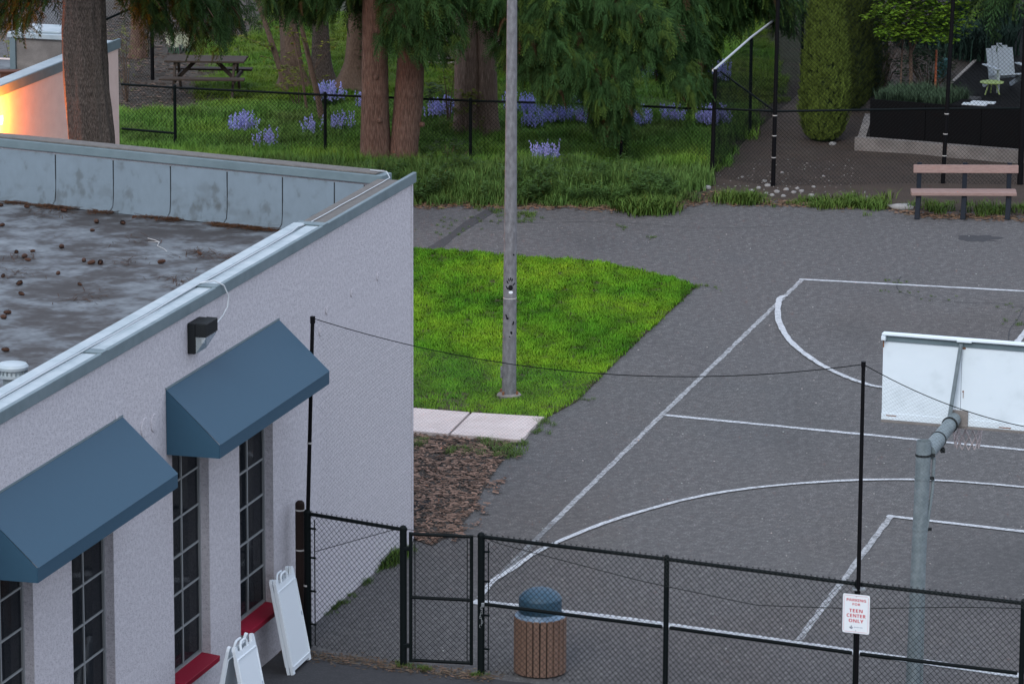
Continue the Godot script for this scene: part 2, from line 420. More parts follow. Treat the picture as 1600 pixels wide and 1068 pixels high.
func strip(b: MB, pts: Array, w: float, y: float, rag := 0.008) -> void:   # a painted band along a polyline of Vector2
	var fine := []
	for k in pts.size() - 1:
		var a: Vector2 = pts[k]; var d: Vector2 = pts[k + 1]
		var n := maxi(1, int((d - a).length() / 0.12))
		for i in n: fine.append(a.lerp(d, float(i) / n))
	fine.append(pts[-1])
	var L := []; var R := []
	for k in fine.size():
		var t: Vector2 = fine[mini(k + 1, fine.size() - 1)] - fine[maxi(k - 1, 0)]
		t = t.normalized()
		var s := Vector2(-t.y, t.x)
		L.append(fine[k] + s * (w * 0.5 + rr(-rag, rag))); R.append(fine[k] - s * (w * 0.5 + rr(-rag, rag)))
	for k in fine.size() - 1:
		b.quad(v3(L[k], y), v3(L[k + 1], y), v3(R[k + 1], y), v3(R[k], y), Vector3.UP)
func smooth(pts: Array, n := 8) -> Array:
	var o := []
	for k in pts.size() - 1:
		var p0: Vector2 = pts[maxi(k - 1, 0)]; var p3: Vector2 = pts[mini(k + 2, pts.size() - 1)]
		for i in n: o.append((pts[k] as Vector2).cubic_interpolate(pts[k + 1], p0, p3, float(i) / n))
	o.append(pts[-1])
	return o
func in_poly(x: float, z: float, p: PackedVector2Array) -> bool: return Geometry2D.is_point_in_polygon(Vector2(x, z), p)
var lawn_poly := PackedVector2Array([Vector2(-9.0, -23.2), Vector2(-1.64, -22.79), Vector2(-1.08, -22.69), Vector2(-0.22, -22.39), Vector2(0.63, -22.03), Vector2(1.38, -21.83), Vector2(2.1, -21.17), Vector2(2.61, -20.51), Vector2(2.95, -19.86), Vector2(2.64, -18.62), Vector2(1.96, -16.05), Vector2(1.43, -13.94), Vector2(0.93, -11.88), Vector2(0.46, -10.82), Vector2(-1.46, -11.36), Vector2(-9.0, -13.5)])
var mulch_poly := PackedVector2Array([Vector2(-2.2, -10.15), Vector2(-1.42, -9.88), Vector2(0.08, -9.4), Vector2(-0.08, -8.6), Vector2(-0.25, -7.7), Vector2(-0.40, -6.6), Vector2(-0.52, -5.6), Vector2(-0.74, -4.6), Vector2(-1.0, -4.0), Vector2(-1.25, -4.3), Vector2(-2.2, -4.6)])

func build_ground() -> void:
	var xs := [-250.0, -80.0, -30.0] + span(-13, 13, 0.32) + [30.0, 80.0, 250.0]
	var zs := [120.0, 40.0] + span(-12, 60, 0.32).map(func(q): return -q) + [-90.0, -300.0]
	var me := grid_mesh(xs, zs, func(_x, _z): return 0.0, func(x, z):
		var a := nz.get_noise_2d(x * 0.16, z * 0.10 + 9.0) * 0.30 + nz.get_noise_2d(x * 0.9, z * 0.35) * 0.16
		var b := nz.get_noise_2d(x * 0.11 + 40.0, z * 0.07)
		var k := 1.0 + a
		return Color(k * (1.0 + b * 0.07), k, k * (1.0 - b * 0.06)))
	var o := mi("ground", me, M.asphalt, self); o.set_meta("kind", "structure")
	# darker driveway on the near side of the court fence
	var b := MB.new()
	var dp := PackedVector2Array()
	var edge := smooth([Vector2(-3.2, 0.25), Vector2(-2.3, 0.95), Vector2(-1.2, 1.42), Vector2(-0.3, 1.72), Vector2(0.7, 2.15), Vector2(1.8, 2.75), Vector2(4.0, 3.75), Vector2(9.0, 6.2)], 6)
	for q in edge: dp.append(q + Vector2(rr(-0.03, 0.03), rr(-0.04, 0.04)))
	dp.append(Vector2(14, 14)); dp.append(Vector2(-9, 14)); dp.append(Vector2(-9, 2))
	b.prism(dp, 0.0, 0.006, Basis.IDENTITY, Vector3.ZERO, false)
	struct("driveway", b, M.driveway)
	# lawn soil
	b = MB.new(); b.col = Color(0.9, 1.9, 0.25)
	b.prism(lawn_poly, 0.0, 0.03, Basis.IDENTITY, Vector3.ZERO, false)
	struct("lawn", b, M.soil)
	# mulch bed
	b = MB.new(); b.col = Color(1.9, 1.35, 1.1)
	b.prism(mulch_poly, 0.0, 0.012, Basis.IDENTITY, Vector3.ZERO, false)
	struct("mulch_bed", b, M.soil)
	# concrete walk
	var wk := Node3D.new(); wk.name = "walk"; add_child(wk); wk.set_meta("kind", "structure")
	var n0 := Vector2(-0.87, -9.74); var f0 := Vector2(-0.58, -11.03)
	var slabs := [[Vector2(0.46, -10.78), Vector2(0.42, -10.62), Vector2(0.33, -10.30), Vector2(0.25, -9.95), Vector2(0.19, -9.62), Vector2(0.11, -9.42), n0 + Vector2(0.02, 0.006), f0 + Vector2(0.02, 0.005)], [f0 - Vector2(0.02, 0.005), n0 - Vector2(0.02, 0.006), Vector2(-2.3, -10.21), Vector2(-2.05, -11.5)], [Vector2(-2.08, -11.5), Vector2(-2.34, -10.22), Vector2(-3.8, -10.7), Vector2(-3.5, -11.95)]]
	for s in slabs:
		b = MB.new(); b.prism(PackedVector2Array(s), 0.0, 0.05, Basis.IDENTITY, Vector3.ZERO, false)
		part("slab", b, M.concrete, wk)
	# court lines
	var ct := Node3D.new(); ct.name = "court_markings"; add_child(ct); ct.set_meta("kind", "structure")
	var lines := [
		["sideline", [Vector2(4.73, -20.55), Vector2(2.14, -11.12), Vector2(0.55, -5.2)], 0.078, "worn_paint"],
		["sideline", [Vector2(0.55, -5.2), Vector2(-0.10, -2.75)], 0.08, "faded_paint"],
		["baseline", [Vector2(4.69, -20.58), Vector2(6.4, -20.17), Vector2(8.26, -19.71), Vector2(12.5, -18.7)], 0.10, "paint"],
		["mid_line", [Vector2(2.18, -11.09), Vector2(7.07, -9.13), Vector2(12.0, -7.2)], 0.10, "paint"],
		["baseline", [Vector2(-0.46, -1.45), Vector2(1.4, -0.68), Vector2(3.33, 0.28), Vector2(5.87, 1.56), Vector2(10.0, 3.6)], 0.20, "paint"],
		["lane_line", [Vector2(3.38, 0.16), Vector2(4.93, -5.50)], 0.085, "worn_paint"],
		["lane_line", [Vector2(6.7, 1.95), Vector2(8.2, -4.0)], 0.10, "paint"],
		["free_throw_line", [Vector2(4.89, -5.55), Vector2(6.58, -4.79), Vector2(8.2, -4.05)], 0.10, "paint"],
		["lane_line", [Vector2(7.28, -14.4), Vector2(7.9, -16.5), Vector2(8.75, -19.55)], 0.10, "paint"],
		["three_point_arc", smooth([Vector2(-0.38, -1.6), Vector2(-0.22, -2.35), Vector2(0.01, -2.89), Vector2(0.41, -3.86), Vector2(1.33, -5.28), Vector2(2.55, -6.55), Vector2(3.86, -7.21), Vector2(5.33, -7.44), Vector2(6.84, -7.05), Vector2(8.3, -6.2), Vector2(9.4, -4.7)]), 0.085, "paint"],
		["three_point_arc", smooth([Vector2(4.38, -19.25), Vector2(4.26, -18.9), Vector2(4.17, -17.46), Vector2(4.24, -16.09), Vector2(4.44, -14.98), Vector2(4.76, -13.92), Vector2(5.13, -13.17), Vector2(5.43, -12.85), Vector2(6.4, -12.35), Vector2(7.9, -12.1), Vector2(9.5, -12.6)]), 0.095, "paint"],
	]
	var y := 0.004
	for l in lines:
		b = MB.new(); strip(b, l[1], l[2], y)
		part(l[0], b, M[l[3]], ct)
		y += 0.0012
	# trench patch, stain, tarred cracks
	b = MB.new()
	b.prism(PackedVector2Array([Vector2(-1.50, -22.85), Vector2(-1.22, -22.85), Vector2(-0.98, -24.0), Vector2(-0.62, -25.2), Vector2(-0.2, -26.62), Vector2(-0.42, -26.62), Vector2(-0.82, -25.4), Vector2(-1.12, -24.1)]), 0.0, 0.004, Basis.IDENTITY, Vector3.ZERO, false)
	struct("pavement_patch", b, M.patch)
	b = MB.new()
	var blob := PackedVector2Array()
	for k in 28:
		var an := TAU * k / 28.0
		var r := 1.0 + nz.get_noise_2d(cos(an) * 1.3, sin(an) * 1.3 + 7.0) * 0.7
		blob.append(Vector2(7.92 + cos(an) * 0.36 * r, -24.08 + sin(an) * 0.30 * r + cos(an) * 0.06))
	b.prism(blob, 0.0, 0.003, Basis.IDENTITY, Vector3.ZERO, false)
	struct("pavement_stain", b, M.driveway)
	b = MB.new()
	strip(b, smooth([Vector2(6.37, -20.84), Vector2(6.23, -19.92), Vector2(6.42, -19.33), Vector2(7.14, -18.86), Vector2(7.74, -18.77), Vector2(8.12, -18.49), Vector2(9.0, -18.6), Vector2(11, -18.2)]), 0.02, 0.0025, 0.006)
	strip(b, smooth([Vector2(8.12, -18.49), Vector2(7.91, -17.53), Vector2(7.72, -16.83), Vector2(7.6, -15.9)]), 0.018, 0.0028, 0.006)
	strip(b, smooth([Vector2(-1.3, -25.6), Vector2(0.2, -25.3), Vector2(1.6, -25.4), Vector2(3.4, -24.9), Vector2(5.2, -25.2)]), 0.012, 0.0026, 0.005)
	struct("pavement_crack", b, M.driveway)

# ---------------------------------------------------------------- the pale stucco hall
const HALL_O := Vector3(-1.25, 0, -4.23)
const HALL_A := 0.28274
func wall_face(b: MB, z0: float, z1: float, y0: float, y1: float, op: Array, t: float) -> void:   # wall in the plane x = 0, openings [za, zb, ya, yb] sorted by za
	var cols := [z0]
	for o in op: cols.append(o[0]); cols.append(o[1])
	cols.append(z1)
	for x in [0.0, -t]:
		var nn := Vector3.RIGHT if x == 0.0 else Vector3.LEFT
		for k in cols.size() - 1:
			var za: float = cols[k]; var zb: float = cols[k + 1]
			var bands := [[y0, y1]]
			if k % 2 == 1:
				var o: Array = op[(k - 1) / 2]
				bands = [[y0, o[2]], [o[3], y1]]
			for q in bands:
				b.quad(Vector3(x, q[0], za), Vector3(x, q[0], zb), Vector3(x, q[1], zb), Vector3(x, q[1], za), nn)
	for o in op:
		b.quad(Vector3(0, o[2], o[0]), Vector3(-t, o[2], o[0]), Vector3(-t, o[3], o[0]), Vector3(0, o[3], o[0]), Vector3.BACK)
		b.quad(Vector3(0, o[2], o[1]), Vector3(-t, o[2], o[1]), Vector3(-t, o[3], o[1]), Vector3(0, o[3], o[1]), Vector3.FORWARD)
		b.quad(Vector3(0, o[2], o[0]), Vector3(-t, o[2], o[0]), Vector3(-t, o[2], o[1]), Vector3(0, o[2], o[1]), Vector3.UP)
		b.quad(Vector3(0, o[3], o[0]), Vector3(-t, o[3], o[0]), Vector3(-t, o[3], o[1]), Vector3(0, o[3], o[1]), Vector3.DOWN)
	b.quad(Vector3(0, y1, z0), Vector3(-t, y1, z0), Vector3(-t, y1, z1), Vector3(0, y1, z1), Vector3.UP)
	b.quad(Vector3(0, y0, z0), Vector3(-t, y0, z0), Vector3(-t, y1, z0), Vector3(0, y1, z0), Vector3.FORWARD)
	b.quad(Vector3(0, y0, z1), Vector3(-t, y0, z1), Vector3(-t, y1, z1), Vector3(0, y1, z1), Vector3.BACK)

func build_hall() -> void:
	var h := thing("stucco_hall", "pale grey stucco hall with flat roof, blue awnings and tall narrow windows", "building", HALL_O, -HALL_A)
	var t := 0.32
	var ops := [[5.33, 6.47, 0.62, 3.24], [7.46, 8.59, 0.62, 3.24], [10.34, 11.50, 0.62, 3.24], [12.53, 13.69, 0.62, 3.24]]
	var b := MB.new()
	wall_face(b, 0.0, 24.0, -0.2, 4.64, ops, t)
	# corner bead of the stucco
	part("wall", b, M.stucco, h)
	b = MB.new(); b.box(Vector3(0.004, 2.32, 0.035), Vector3(0.012, 4.6, 0.07), Basis.IDENTITY, 0.004)
	part("corner_trim", b, M.stucco, h)
	# back wall, skewed to the front
	var bd := Vector3(-12.0, 0, -2.28).normalized()
	var bn := Vector3(-bd.z, 0, bd.x)   # towards the roof
	if bn.z < 0: bn = -bn
	b = MB.new()
	var bp := PackedVector2Array([Vector2(-0.02, 0.002), Vector2(-12, -2.28), Vector2(-12 + bn.x * 0.24, -2.28 + bn.z * 0.24), Vector2(-0.324, 0.15)])
	b.prism(bp, -0.2, 4.62)
	part("back_wall", b, M.stucco, h)
	b = MB.new(); b.box(Vector3(-12.1, 2.2, 11), Vector3(0.2, 4.6, 26.5))
	part("side_wall", b, M.stucco, h)
	b = MB.new(); b.box(Vector3(-6.2, 2.2, 24.1), Vector3(11.8, 4.6, 0.18))
	part("near_wall", b, M.stucco, h)
	# roof deck
	b = MB.new(); b.prism(PackedVector2Array([Vector2(-0.323, 0.19), Vector2(-11.99, -2.03), Vector2(-11.99, 24.0), Vector2(-0.323, 24.0)]), 3.7, 3.92)
	part("roof", b, M.roof_membrane, h)
	b = MB.new(); b.box(Vector3(-6.1, 0.01, 11), Vector3(11.5, 0.04, 25.8))
	part("floor", b, M.interior, h)
	# membrane sheets up the inside of the back parapet
	var seams := [0.55, 0.98, 1.73, 2.54, 3.38, 4.24, 5.12, 6.0, 6.9, 7.8, 8.7, 9.6]
	for k in seams.size() - 1:
		b = MB.new()
		var s0: float = seams[k] + 0.006; var s1: float = seams[k + 1] - 0.006
		var yb := 3.93 + rr(-0.004, 0.004)
		for q in 4:   # a slightly slumped sheet with a curved foot
			var y0 := [yb, 3.99, 4.12, 4.3][q] as float
			var y1 := [3.99, 4.12, 4.3, 4.60][q] as float
			var o0 := [0.36, 0.275, 0.256, 0.252][q] as float
			var o1 := [0.275, 0.256, 0.252, 0.25][q] as float
			var wob := rr(0.0, 0.004)
			var p00 := bd * s0 + bn * (o0 + wob) + Vector3.UP * y0; var p01 := bd * s1 + bn * o0 + Vector3.UP * y0
			var p10 := bd * s0 + bn * (o1 + wob) + Vector3.UP * y1; var p11 := bd * s1 + bn * o1 + Vector3.UP * y1
			b.quad(p00, p01, p11, p10, (bn + Vector3.UP * 0.1).normalized())
		part("membrane_panel", b, M.membrane_sheet, h)
		b = MB.new(); b.box(bd * seams[k] + bn * 0.249 + Vector3.UP * 4.28, Vector3(0.016, 0.62, 0.008), Basis(bd, Vector3.UP, bn))
		part("seam", b, M.dark_gap, h)
	# coping of the back parapet: weathered board on a folded flashing
	b = MB.new()
	b.box(bd * 6.15 + bn * 0.125 + Vector3.UP * 4.675, Vector3(11.7, 0.11, 0.275), Basis(bd, Vector3.UP, bn), 0.006)
	part("coping", b, M.coping, h)
	b = MB.new()
	b.box(bd * 6.1 + bn * 0.105 + Vector3.UP * 4.742, Vector3(11.4, 0.024, 0.23), Basis(bd, Vector3.UP, bn), 0.004)
	part("coping_board", b, M.old_board, h)
	# coping of the front parapet: outer fascia, flat top, inner ridge
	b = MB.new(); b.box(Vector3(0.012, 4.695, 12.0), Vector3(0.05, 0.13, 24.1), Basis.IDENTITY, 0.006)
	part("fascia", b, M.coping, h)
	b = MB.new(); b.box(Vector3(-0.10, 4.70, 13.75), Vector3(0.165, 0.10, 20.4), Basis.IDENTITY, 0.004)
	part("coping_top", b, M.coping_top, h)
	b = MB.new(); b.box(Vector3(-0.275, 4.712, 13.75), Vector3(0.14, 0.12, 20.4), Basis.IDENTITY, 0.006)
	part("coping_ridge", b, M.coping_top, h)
	b = MB.new(); b.box(Vector3(-0.175, 4.69, 1.95), Vector3(0.31, 0.085, 3.1), Basis.IDENTITY, 0.004)
	part("coping_board", b, M.old_board, h)
	b = MB.new(); b.box(Vector3(-0.19, 4.66, 14.0), Vector3(0.06, 0.05, 19.9))
	part("groove", b, M.dark_gap, h)
	for z in [3.51, 7.18, 10.59, 14.0]:
		b = MB.new(); b.box(Vector3(-0.14, 4.762, z), Vector3(0.36, 0.014, 0.16), Basis.IDENTITY, 0.003)
		part("joint_plate", b, M.coping, h)
	# windows
	for o in ops: window(h, o)
	# awnings
	for a in [[5.10, 8.76], [10.04, 13.86], [15.0, 18.7]]: awning(h, a[0], a[1])
	# round cover plates and patches on the stucco
	for q in [[9.12, 3.67, 0.10], [9.40, 3.68, 0.11], [1.42, 3.72, 0.055], [2.44, 3.72, 0.05], [3.38, 3.70, 0.05], [3.62, 3.5, 0.06], [10.2, 3.98, 0.03]]:
		b = MB.new()
		b.lathe([[q[2], 0.0], [q[2], 0.006], [q[2] * 0.9, 0.010], [0.012, 0.010], [0.012, 0.014], [0.0, 0.014]], 18)
		var pl := part("cover_plate", b, M.stucco, h)
		pl.position = Vector3(0.001, q[1], q[0]); pl.rotation.z = -PI / 2
	# room behind the windows: a dark partition with hanging curtains
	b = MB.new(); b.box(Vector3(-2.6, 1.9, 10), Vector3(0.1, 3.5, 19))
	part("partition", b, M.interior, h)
	for o in ops:
		b = MB.new()
		for k in 16:
			var z: float = o[0] + 0.05 + k * (o[1] - o[0] - 0.1) / 16.0
			b.box(Vector3(-0.46 + 0.025 * (k % 2), 2.2, z + 0.03), Vector3(0.012, 1.9, 0.066), Basis(Vector3.UP, 0.6 if k % 2 else -0.6))
		part("curtain", b, M.curtain, h)

func window(h: Node3D, o: Array) -> void:
	var w := Node3D.new(); w.name = "window"; h.add_child(w, true)
	var z0: float = o[0]; var z1: float = o[1]; var y0: float = o[2] + 0.03; var y1: float = o[3]
	var x := -0.125
	var b := MB.new()
	for q in [[z0, z0 + 0.035], [z1 - 0.035, z1]]: b.box(Vector3(x, (y0 + y1) / 2, (q[0] + q[1]) / 2), Vector3(0.05, y1 - y0, 0.035))
	for q in [y0 + 0.0175, y1 - 0.0175]: b.box(Vector3(x, q, (z0 + z1) / 2), Vector3(0.05, 0.035, z1 - z0 - 0.07))
	part("frame", b, M.muntin, w)
	var zm := (z0 + z1) / 2
	var rows := 6
	var dy := (y1 - y0 - 0.07) / rows
	b = MB.new(); b.box(Vector3(x, (y0 + y1) / 2, zm), Vector3(0.034, y1 - y0 - 0.07, 0.026))
	part("mullion", b, M.muntin, w)
	for k in range(1, rows):
		for s in [[z0 + 0.035, zm - 0.013], [zm + 0.013, z1 - 0.035]]:
			b = MB.new(); b.box(Vector3(x, y0 + 0.035 + k * dy, (s[0] + s[1]) / 2), Vector3(0.03, 0.022, s[1] - s[0]))
			part("muntin", b, M.muntin, w)
	for k in rows:
		for s in [[z0 + 0.035, zm - 0.013], [zm + 0.013, z1 - 0.035]]:
			b = MB.new(); b.box(Vector3(x, y0 + 0.035 + (k + 0.5) * dy, (s[0] + s[1]) / 2), Vector3(0.005, dy - 0.024, s[1] - s[0]), Basis(Vector3.UP, rr(-0.012, 0.012)) * Basis(Vector3.BACK, rr(-0.01, 0.01)))
			part("pane", b, M.glass, w)
	b = MB.new()
	var bs := Basis(Vector3.BACK, -0.10)
	b.box(Vector3(-0.005, o[2] - 0.005, zm), Vector3(0.23, 0.07, z1 - z0 - 0.004), bs, 0.006)
	part("sill", b, M.sill_red, w)

func awning(h: Node3D, z0: float, z1: float) -> void:
	var a := Node3D.new(); a.name = "awning"; h.add_child(a, true)
	var yt := 3.95; var yc := 3.385; var yv := 3.235; var d := 0.61
	var b := MB.new()
	var nn := Vector3(yt - yc, d, 0).normalized()
	var segs := 8
	for k in segs:   # cloth that sags a little between the ribs
		for j in 4:
			var p := []
			for q in [[0, 0], [1, 0], [1, 1], [0, 1]]:
				var s: float = float(k + q[0]) / segs; var r: float = float(j + q[1]) / 4.0
				var sag := 0.008 * sin(PI * r) * sin(PI * fmod(s * 3.0, 1.0))
				p.append(Vector3(0.004 + d * r, lerpf(yt, yc, r) - sag, lerpf(z0, z1, s)))
			b.quad(p[0], p[1], p[2], p[3], nn)
	part("canopy", b, M.awning_cloth, a)
	b = MB.new()
	b.box(Vector3(d - 0.004, (yc + yv) / 2, (z0 + z1) / 2), Vector3(0.008, yc - yv, z1 - z0), Basis.IDENTITY, 0.002)
	part("valance", b, M.awning_cloth, a)
	for z in [z0, z1]:
		b = MB.new()
		var s := 1.0 if z == z1 else -1.0
		for q in [0.0, -0.006]:
			var p := [Vector3(0.004, yt - 0.004, z + q * s), Vector3(d - 0.009, yc - 0.002, z + q * s), Vector3(d - 0.009, yv, z + q * s), Vector3(0.004, yv, z + q * s)]
			b.quad(p[0], p[1], p[2], p[3], Vector3(0, 0, s if q == 0.0 else -s))
		part("side_panel", b, M.awning_cloth, a)
	b = MB.new()
	for z in [z0 + 0.02, (z0 + z1) / 2, z1 - 0.02]:
		b.bar(Vector3(0.01, yv + 0.01, z), Vector3(d - 0.03, yv + 0.01, z), 0.025, 0.025)
		b.bar(Vector3(0.01, yt - 0.06, z), Vector3(d - 0.03, yc - 0.03, z), 0.025, 0.025)
	b.bar(Vector3(d - 0.03, yv + 0.01, z0 + 0.03), Vector3(d - 0.03, yv + 0.01, z1 - 0.03), 0.02, 0.02)
	part("awning_frame", b, M.galvanized, a)
	b = MB.new(); b.box(Vector3(0.006, yt + 0.006, (z0 + z1) / 2), Vector3(0.014, 0.02, z1 - z0 + 0.01))
	part("mounting_strip", b, M.coping, a)

# ---------------------------------------------------------------- the peach building behind
func build_peach_building() -> void:
	var h := thing("peach_building", "peach stucco building with pale metal coping, lit by a wall lamp, behind the big trunk", "building", Vector3(-6.89, 0, -26.2), -HALL_A)
	var b := MB.new()
	wall_face(b, 0.0, 16.0, -0.1, 2.9, [], 0.3)
	part("wall", b, M.peach_stucco, h)
	b = MB.new(); b.box(Vector3(-5.15, 1.26, 0.15), Vector3(9.7, 2.72, 0.3))
	part("back_wall", b, M.peach_stucco, h)
	b = MB.new(); b.box(Vector3(-10.1, 1.4, 8), Vector3(0.2, 3.0, 16))
	part("side_wall", b, M.peach_stucco, h)
	b = MB.new(); b.box(Vector3(-5.15, 1.4, 15.9), Vector3(9.7, 3.0, 0.2))
	part("near_wall", b, M.peach_stucco, h)
	b = MB.new(); b.box(Vector3(-5.15, 2.55, 8.05), Vector3(9.68, 0.2, 15.4))
	part("roof", b, M.roof_membrane, h)
	b = MB.new(); b.box(Vector3(0.008, 2.975, 8.0), Vector3(0.045, 0.17, 16.1), Basis.IDENTITY, 0.005)
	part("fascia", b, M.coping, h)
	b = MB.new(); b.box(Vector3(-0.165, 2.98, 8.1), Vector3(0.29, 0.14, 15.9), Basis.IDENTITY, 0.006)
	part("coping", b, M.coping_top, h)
	b = MB.new(); b.box(Vector3(-0.56, 2.77, 0.16), Vector3(0.5, 0.40, 0.28), Basis.IDENTITY, 0.006)
	part("coping", b, M.coping_top, h)
	# raised hatch box on the roof
	var hx := Node3D.new(); hx.name = "roof_hatch"; h.add_child(hx); hx.position = Vector3(-0.88, 2.65, 1.15)
	b = MB.new(); b.box(Vector3(0, 0.30, 0), Vector3(0.9, 0.60, 0.8))
	part("hatch_wall", b, M.old_concrete, hx)
	b = MB.new(); b.box(Vector3(-0.43, 0.30, 0.41), Vector3(0.10, 0.6, 0.10))
	part("hatch_post", b, M.coping, hx)
	b = MB.new(); b.box(Vector3(0, 0.645, 0), Vector3(1.04, 0.09, 0.95), Basis.IDENTITY, 0.01)
	part("hatch_lid", b, M.coping_top, hx)
	b = MB.new(); b.box(Vector3(0, 0.71, 0), Vector3(0.85, 0.04, 0.75), Basis.IDENTITY, 0.01)
	part("hatch_lid", b, M.coping_top, hx)
	b = MB.new(); b.lathe([[0.05, 0], [0.05, 0.05], [0.08, 0.05], [0.085, 0.08], [0.06, 0.105], [0.0, 0.115]], 14, Vector3(-0.33, 0.73, 0.2))
	part("vent_cap", b, M.galvanized, hx)
	# wall lamp just at the left edge of the view
	var lp := thing("wall_lantern", "glowing orange wall lantern on the peach wall at the left edge", "lamp", h.transform * Vector3(0.0, 2.62, 5.60), -HALL_A)
	b = MB.new(); b.box(Vector3(0.05, 0.12, 0), Vector3(0.10, 0.20, 0.14), Basis.IDENTITY, 0.01)
	part("housing", b, M.lamp_black, lp)
	b = MB.new(); b.lathe([[0.0, -0.16], [0.055, -0.15], [0.07, -0.08], [0.07, 0.01], [0.0, 0.015]], 14, Vector3(0.10, 0.0, 0.0))
	part("bulb", b, M.lamp_glow, lp)
	var l := OmniLight3D.new(); l.name = "lamp_light"; lp.add_child(l)
	l.position = Vector3(0.34, -0.08, 0.0); l.light_color = Color(1.0, 0.50, 0.17); l.light_energy = 4.0; l.omni_range = 60.0; l.omni_attenuation = 2.0
	l.light_size = 0.07; l.shadow_enabled = true
	# planter and shoots on that roof
	var pt := thing("clay_planter", "small brown clay planter box on the peach building roof", "planter", h.transform * Vector3(-1.05, 2.651, 2.35), 0.1)
	b = MB.new(); b.box(Vector3(0, 0.07, 0), Vector3(0.34, 0.13, 0.2), Basis.IDENTITY, 0.01)
	part("box", b, M.pot_clay, pt)
	b = MB.new(); b.box(Vector3(0, 0.145, 0), Vector3(0.37, 0.03, 0.23), Basis.IDENTITY, 0.006)
	part("rim", b, M.pot_clay, pt)

# ---------------------------------------------------------------- chain link
func chain(b: MB, p0: Vector3, p1: Vector3, y0: float, y1: float, w := 0.07, r := 0.0027) -> void:   # two families of crossing wires
	var d := p1 - p0; d.y = 0.0
	var L := d.length(); d = d / L
	var hh := y1 - y0
	var nn := d.cross(Vector3.UP)
	var base := Vector3(p0.x, y0, p0.z)
	for fam in 2:
		var c := -hh
		while c < L + hh:
			# fam 0: x = c + y ; fam 1: x = c - y + hh
			var pts := []
			var steps := 4
			var ya := 0.0; var yb := hh
			if fam == 0:
				ya = maxf(0.0, -c); yb = minf(hh, L - c)
			else:
				ya = maxf(0.0, c + hh - L); yb = minf(hh, c + hh)
			if yb - ya > 0.01:
				for k in steps + 1:
					var y := lerpf(ya, yb, float(k) / steps)
					var x := c + y if fam == 0 else c - y + hh
					var sway := nz.get_noise_2d(x * 0.9 + p0.x * 3.0, y * 0.9) * 0.012
					pts.append(base + d * x + Vector3.UP * y + nn * ((0.002 if fam == 0 else -0.002) + sway))
				b.tube(pts, [r, r, r, r, r], 3, false)
			c += w
func fence_post(parent: Node, p: Vector3, hgt: float, r: float, m: Material, dome := true) -> void:
	var b := MB.new()
	var pr := [[r, -0.05], [r, hgt - 0.03], [r * 1.12, hgt - 0.03], [r * 1.12, hgt], [r * 0.7, hgt + 0.025], [0.0, hgt + 0.035]] if dome else [[r, -0.05], [r, hgt], [0.0, hgt]]
	b.lathe(pr, 12)
	var o := part("post", b, m, parent); o.position = p - (parent as Node3D).position

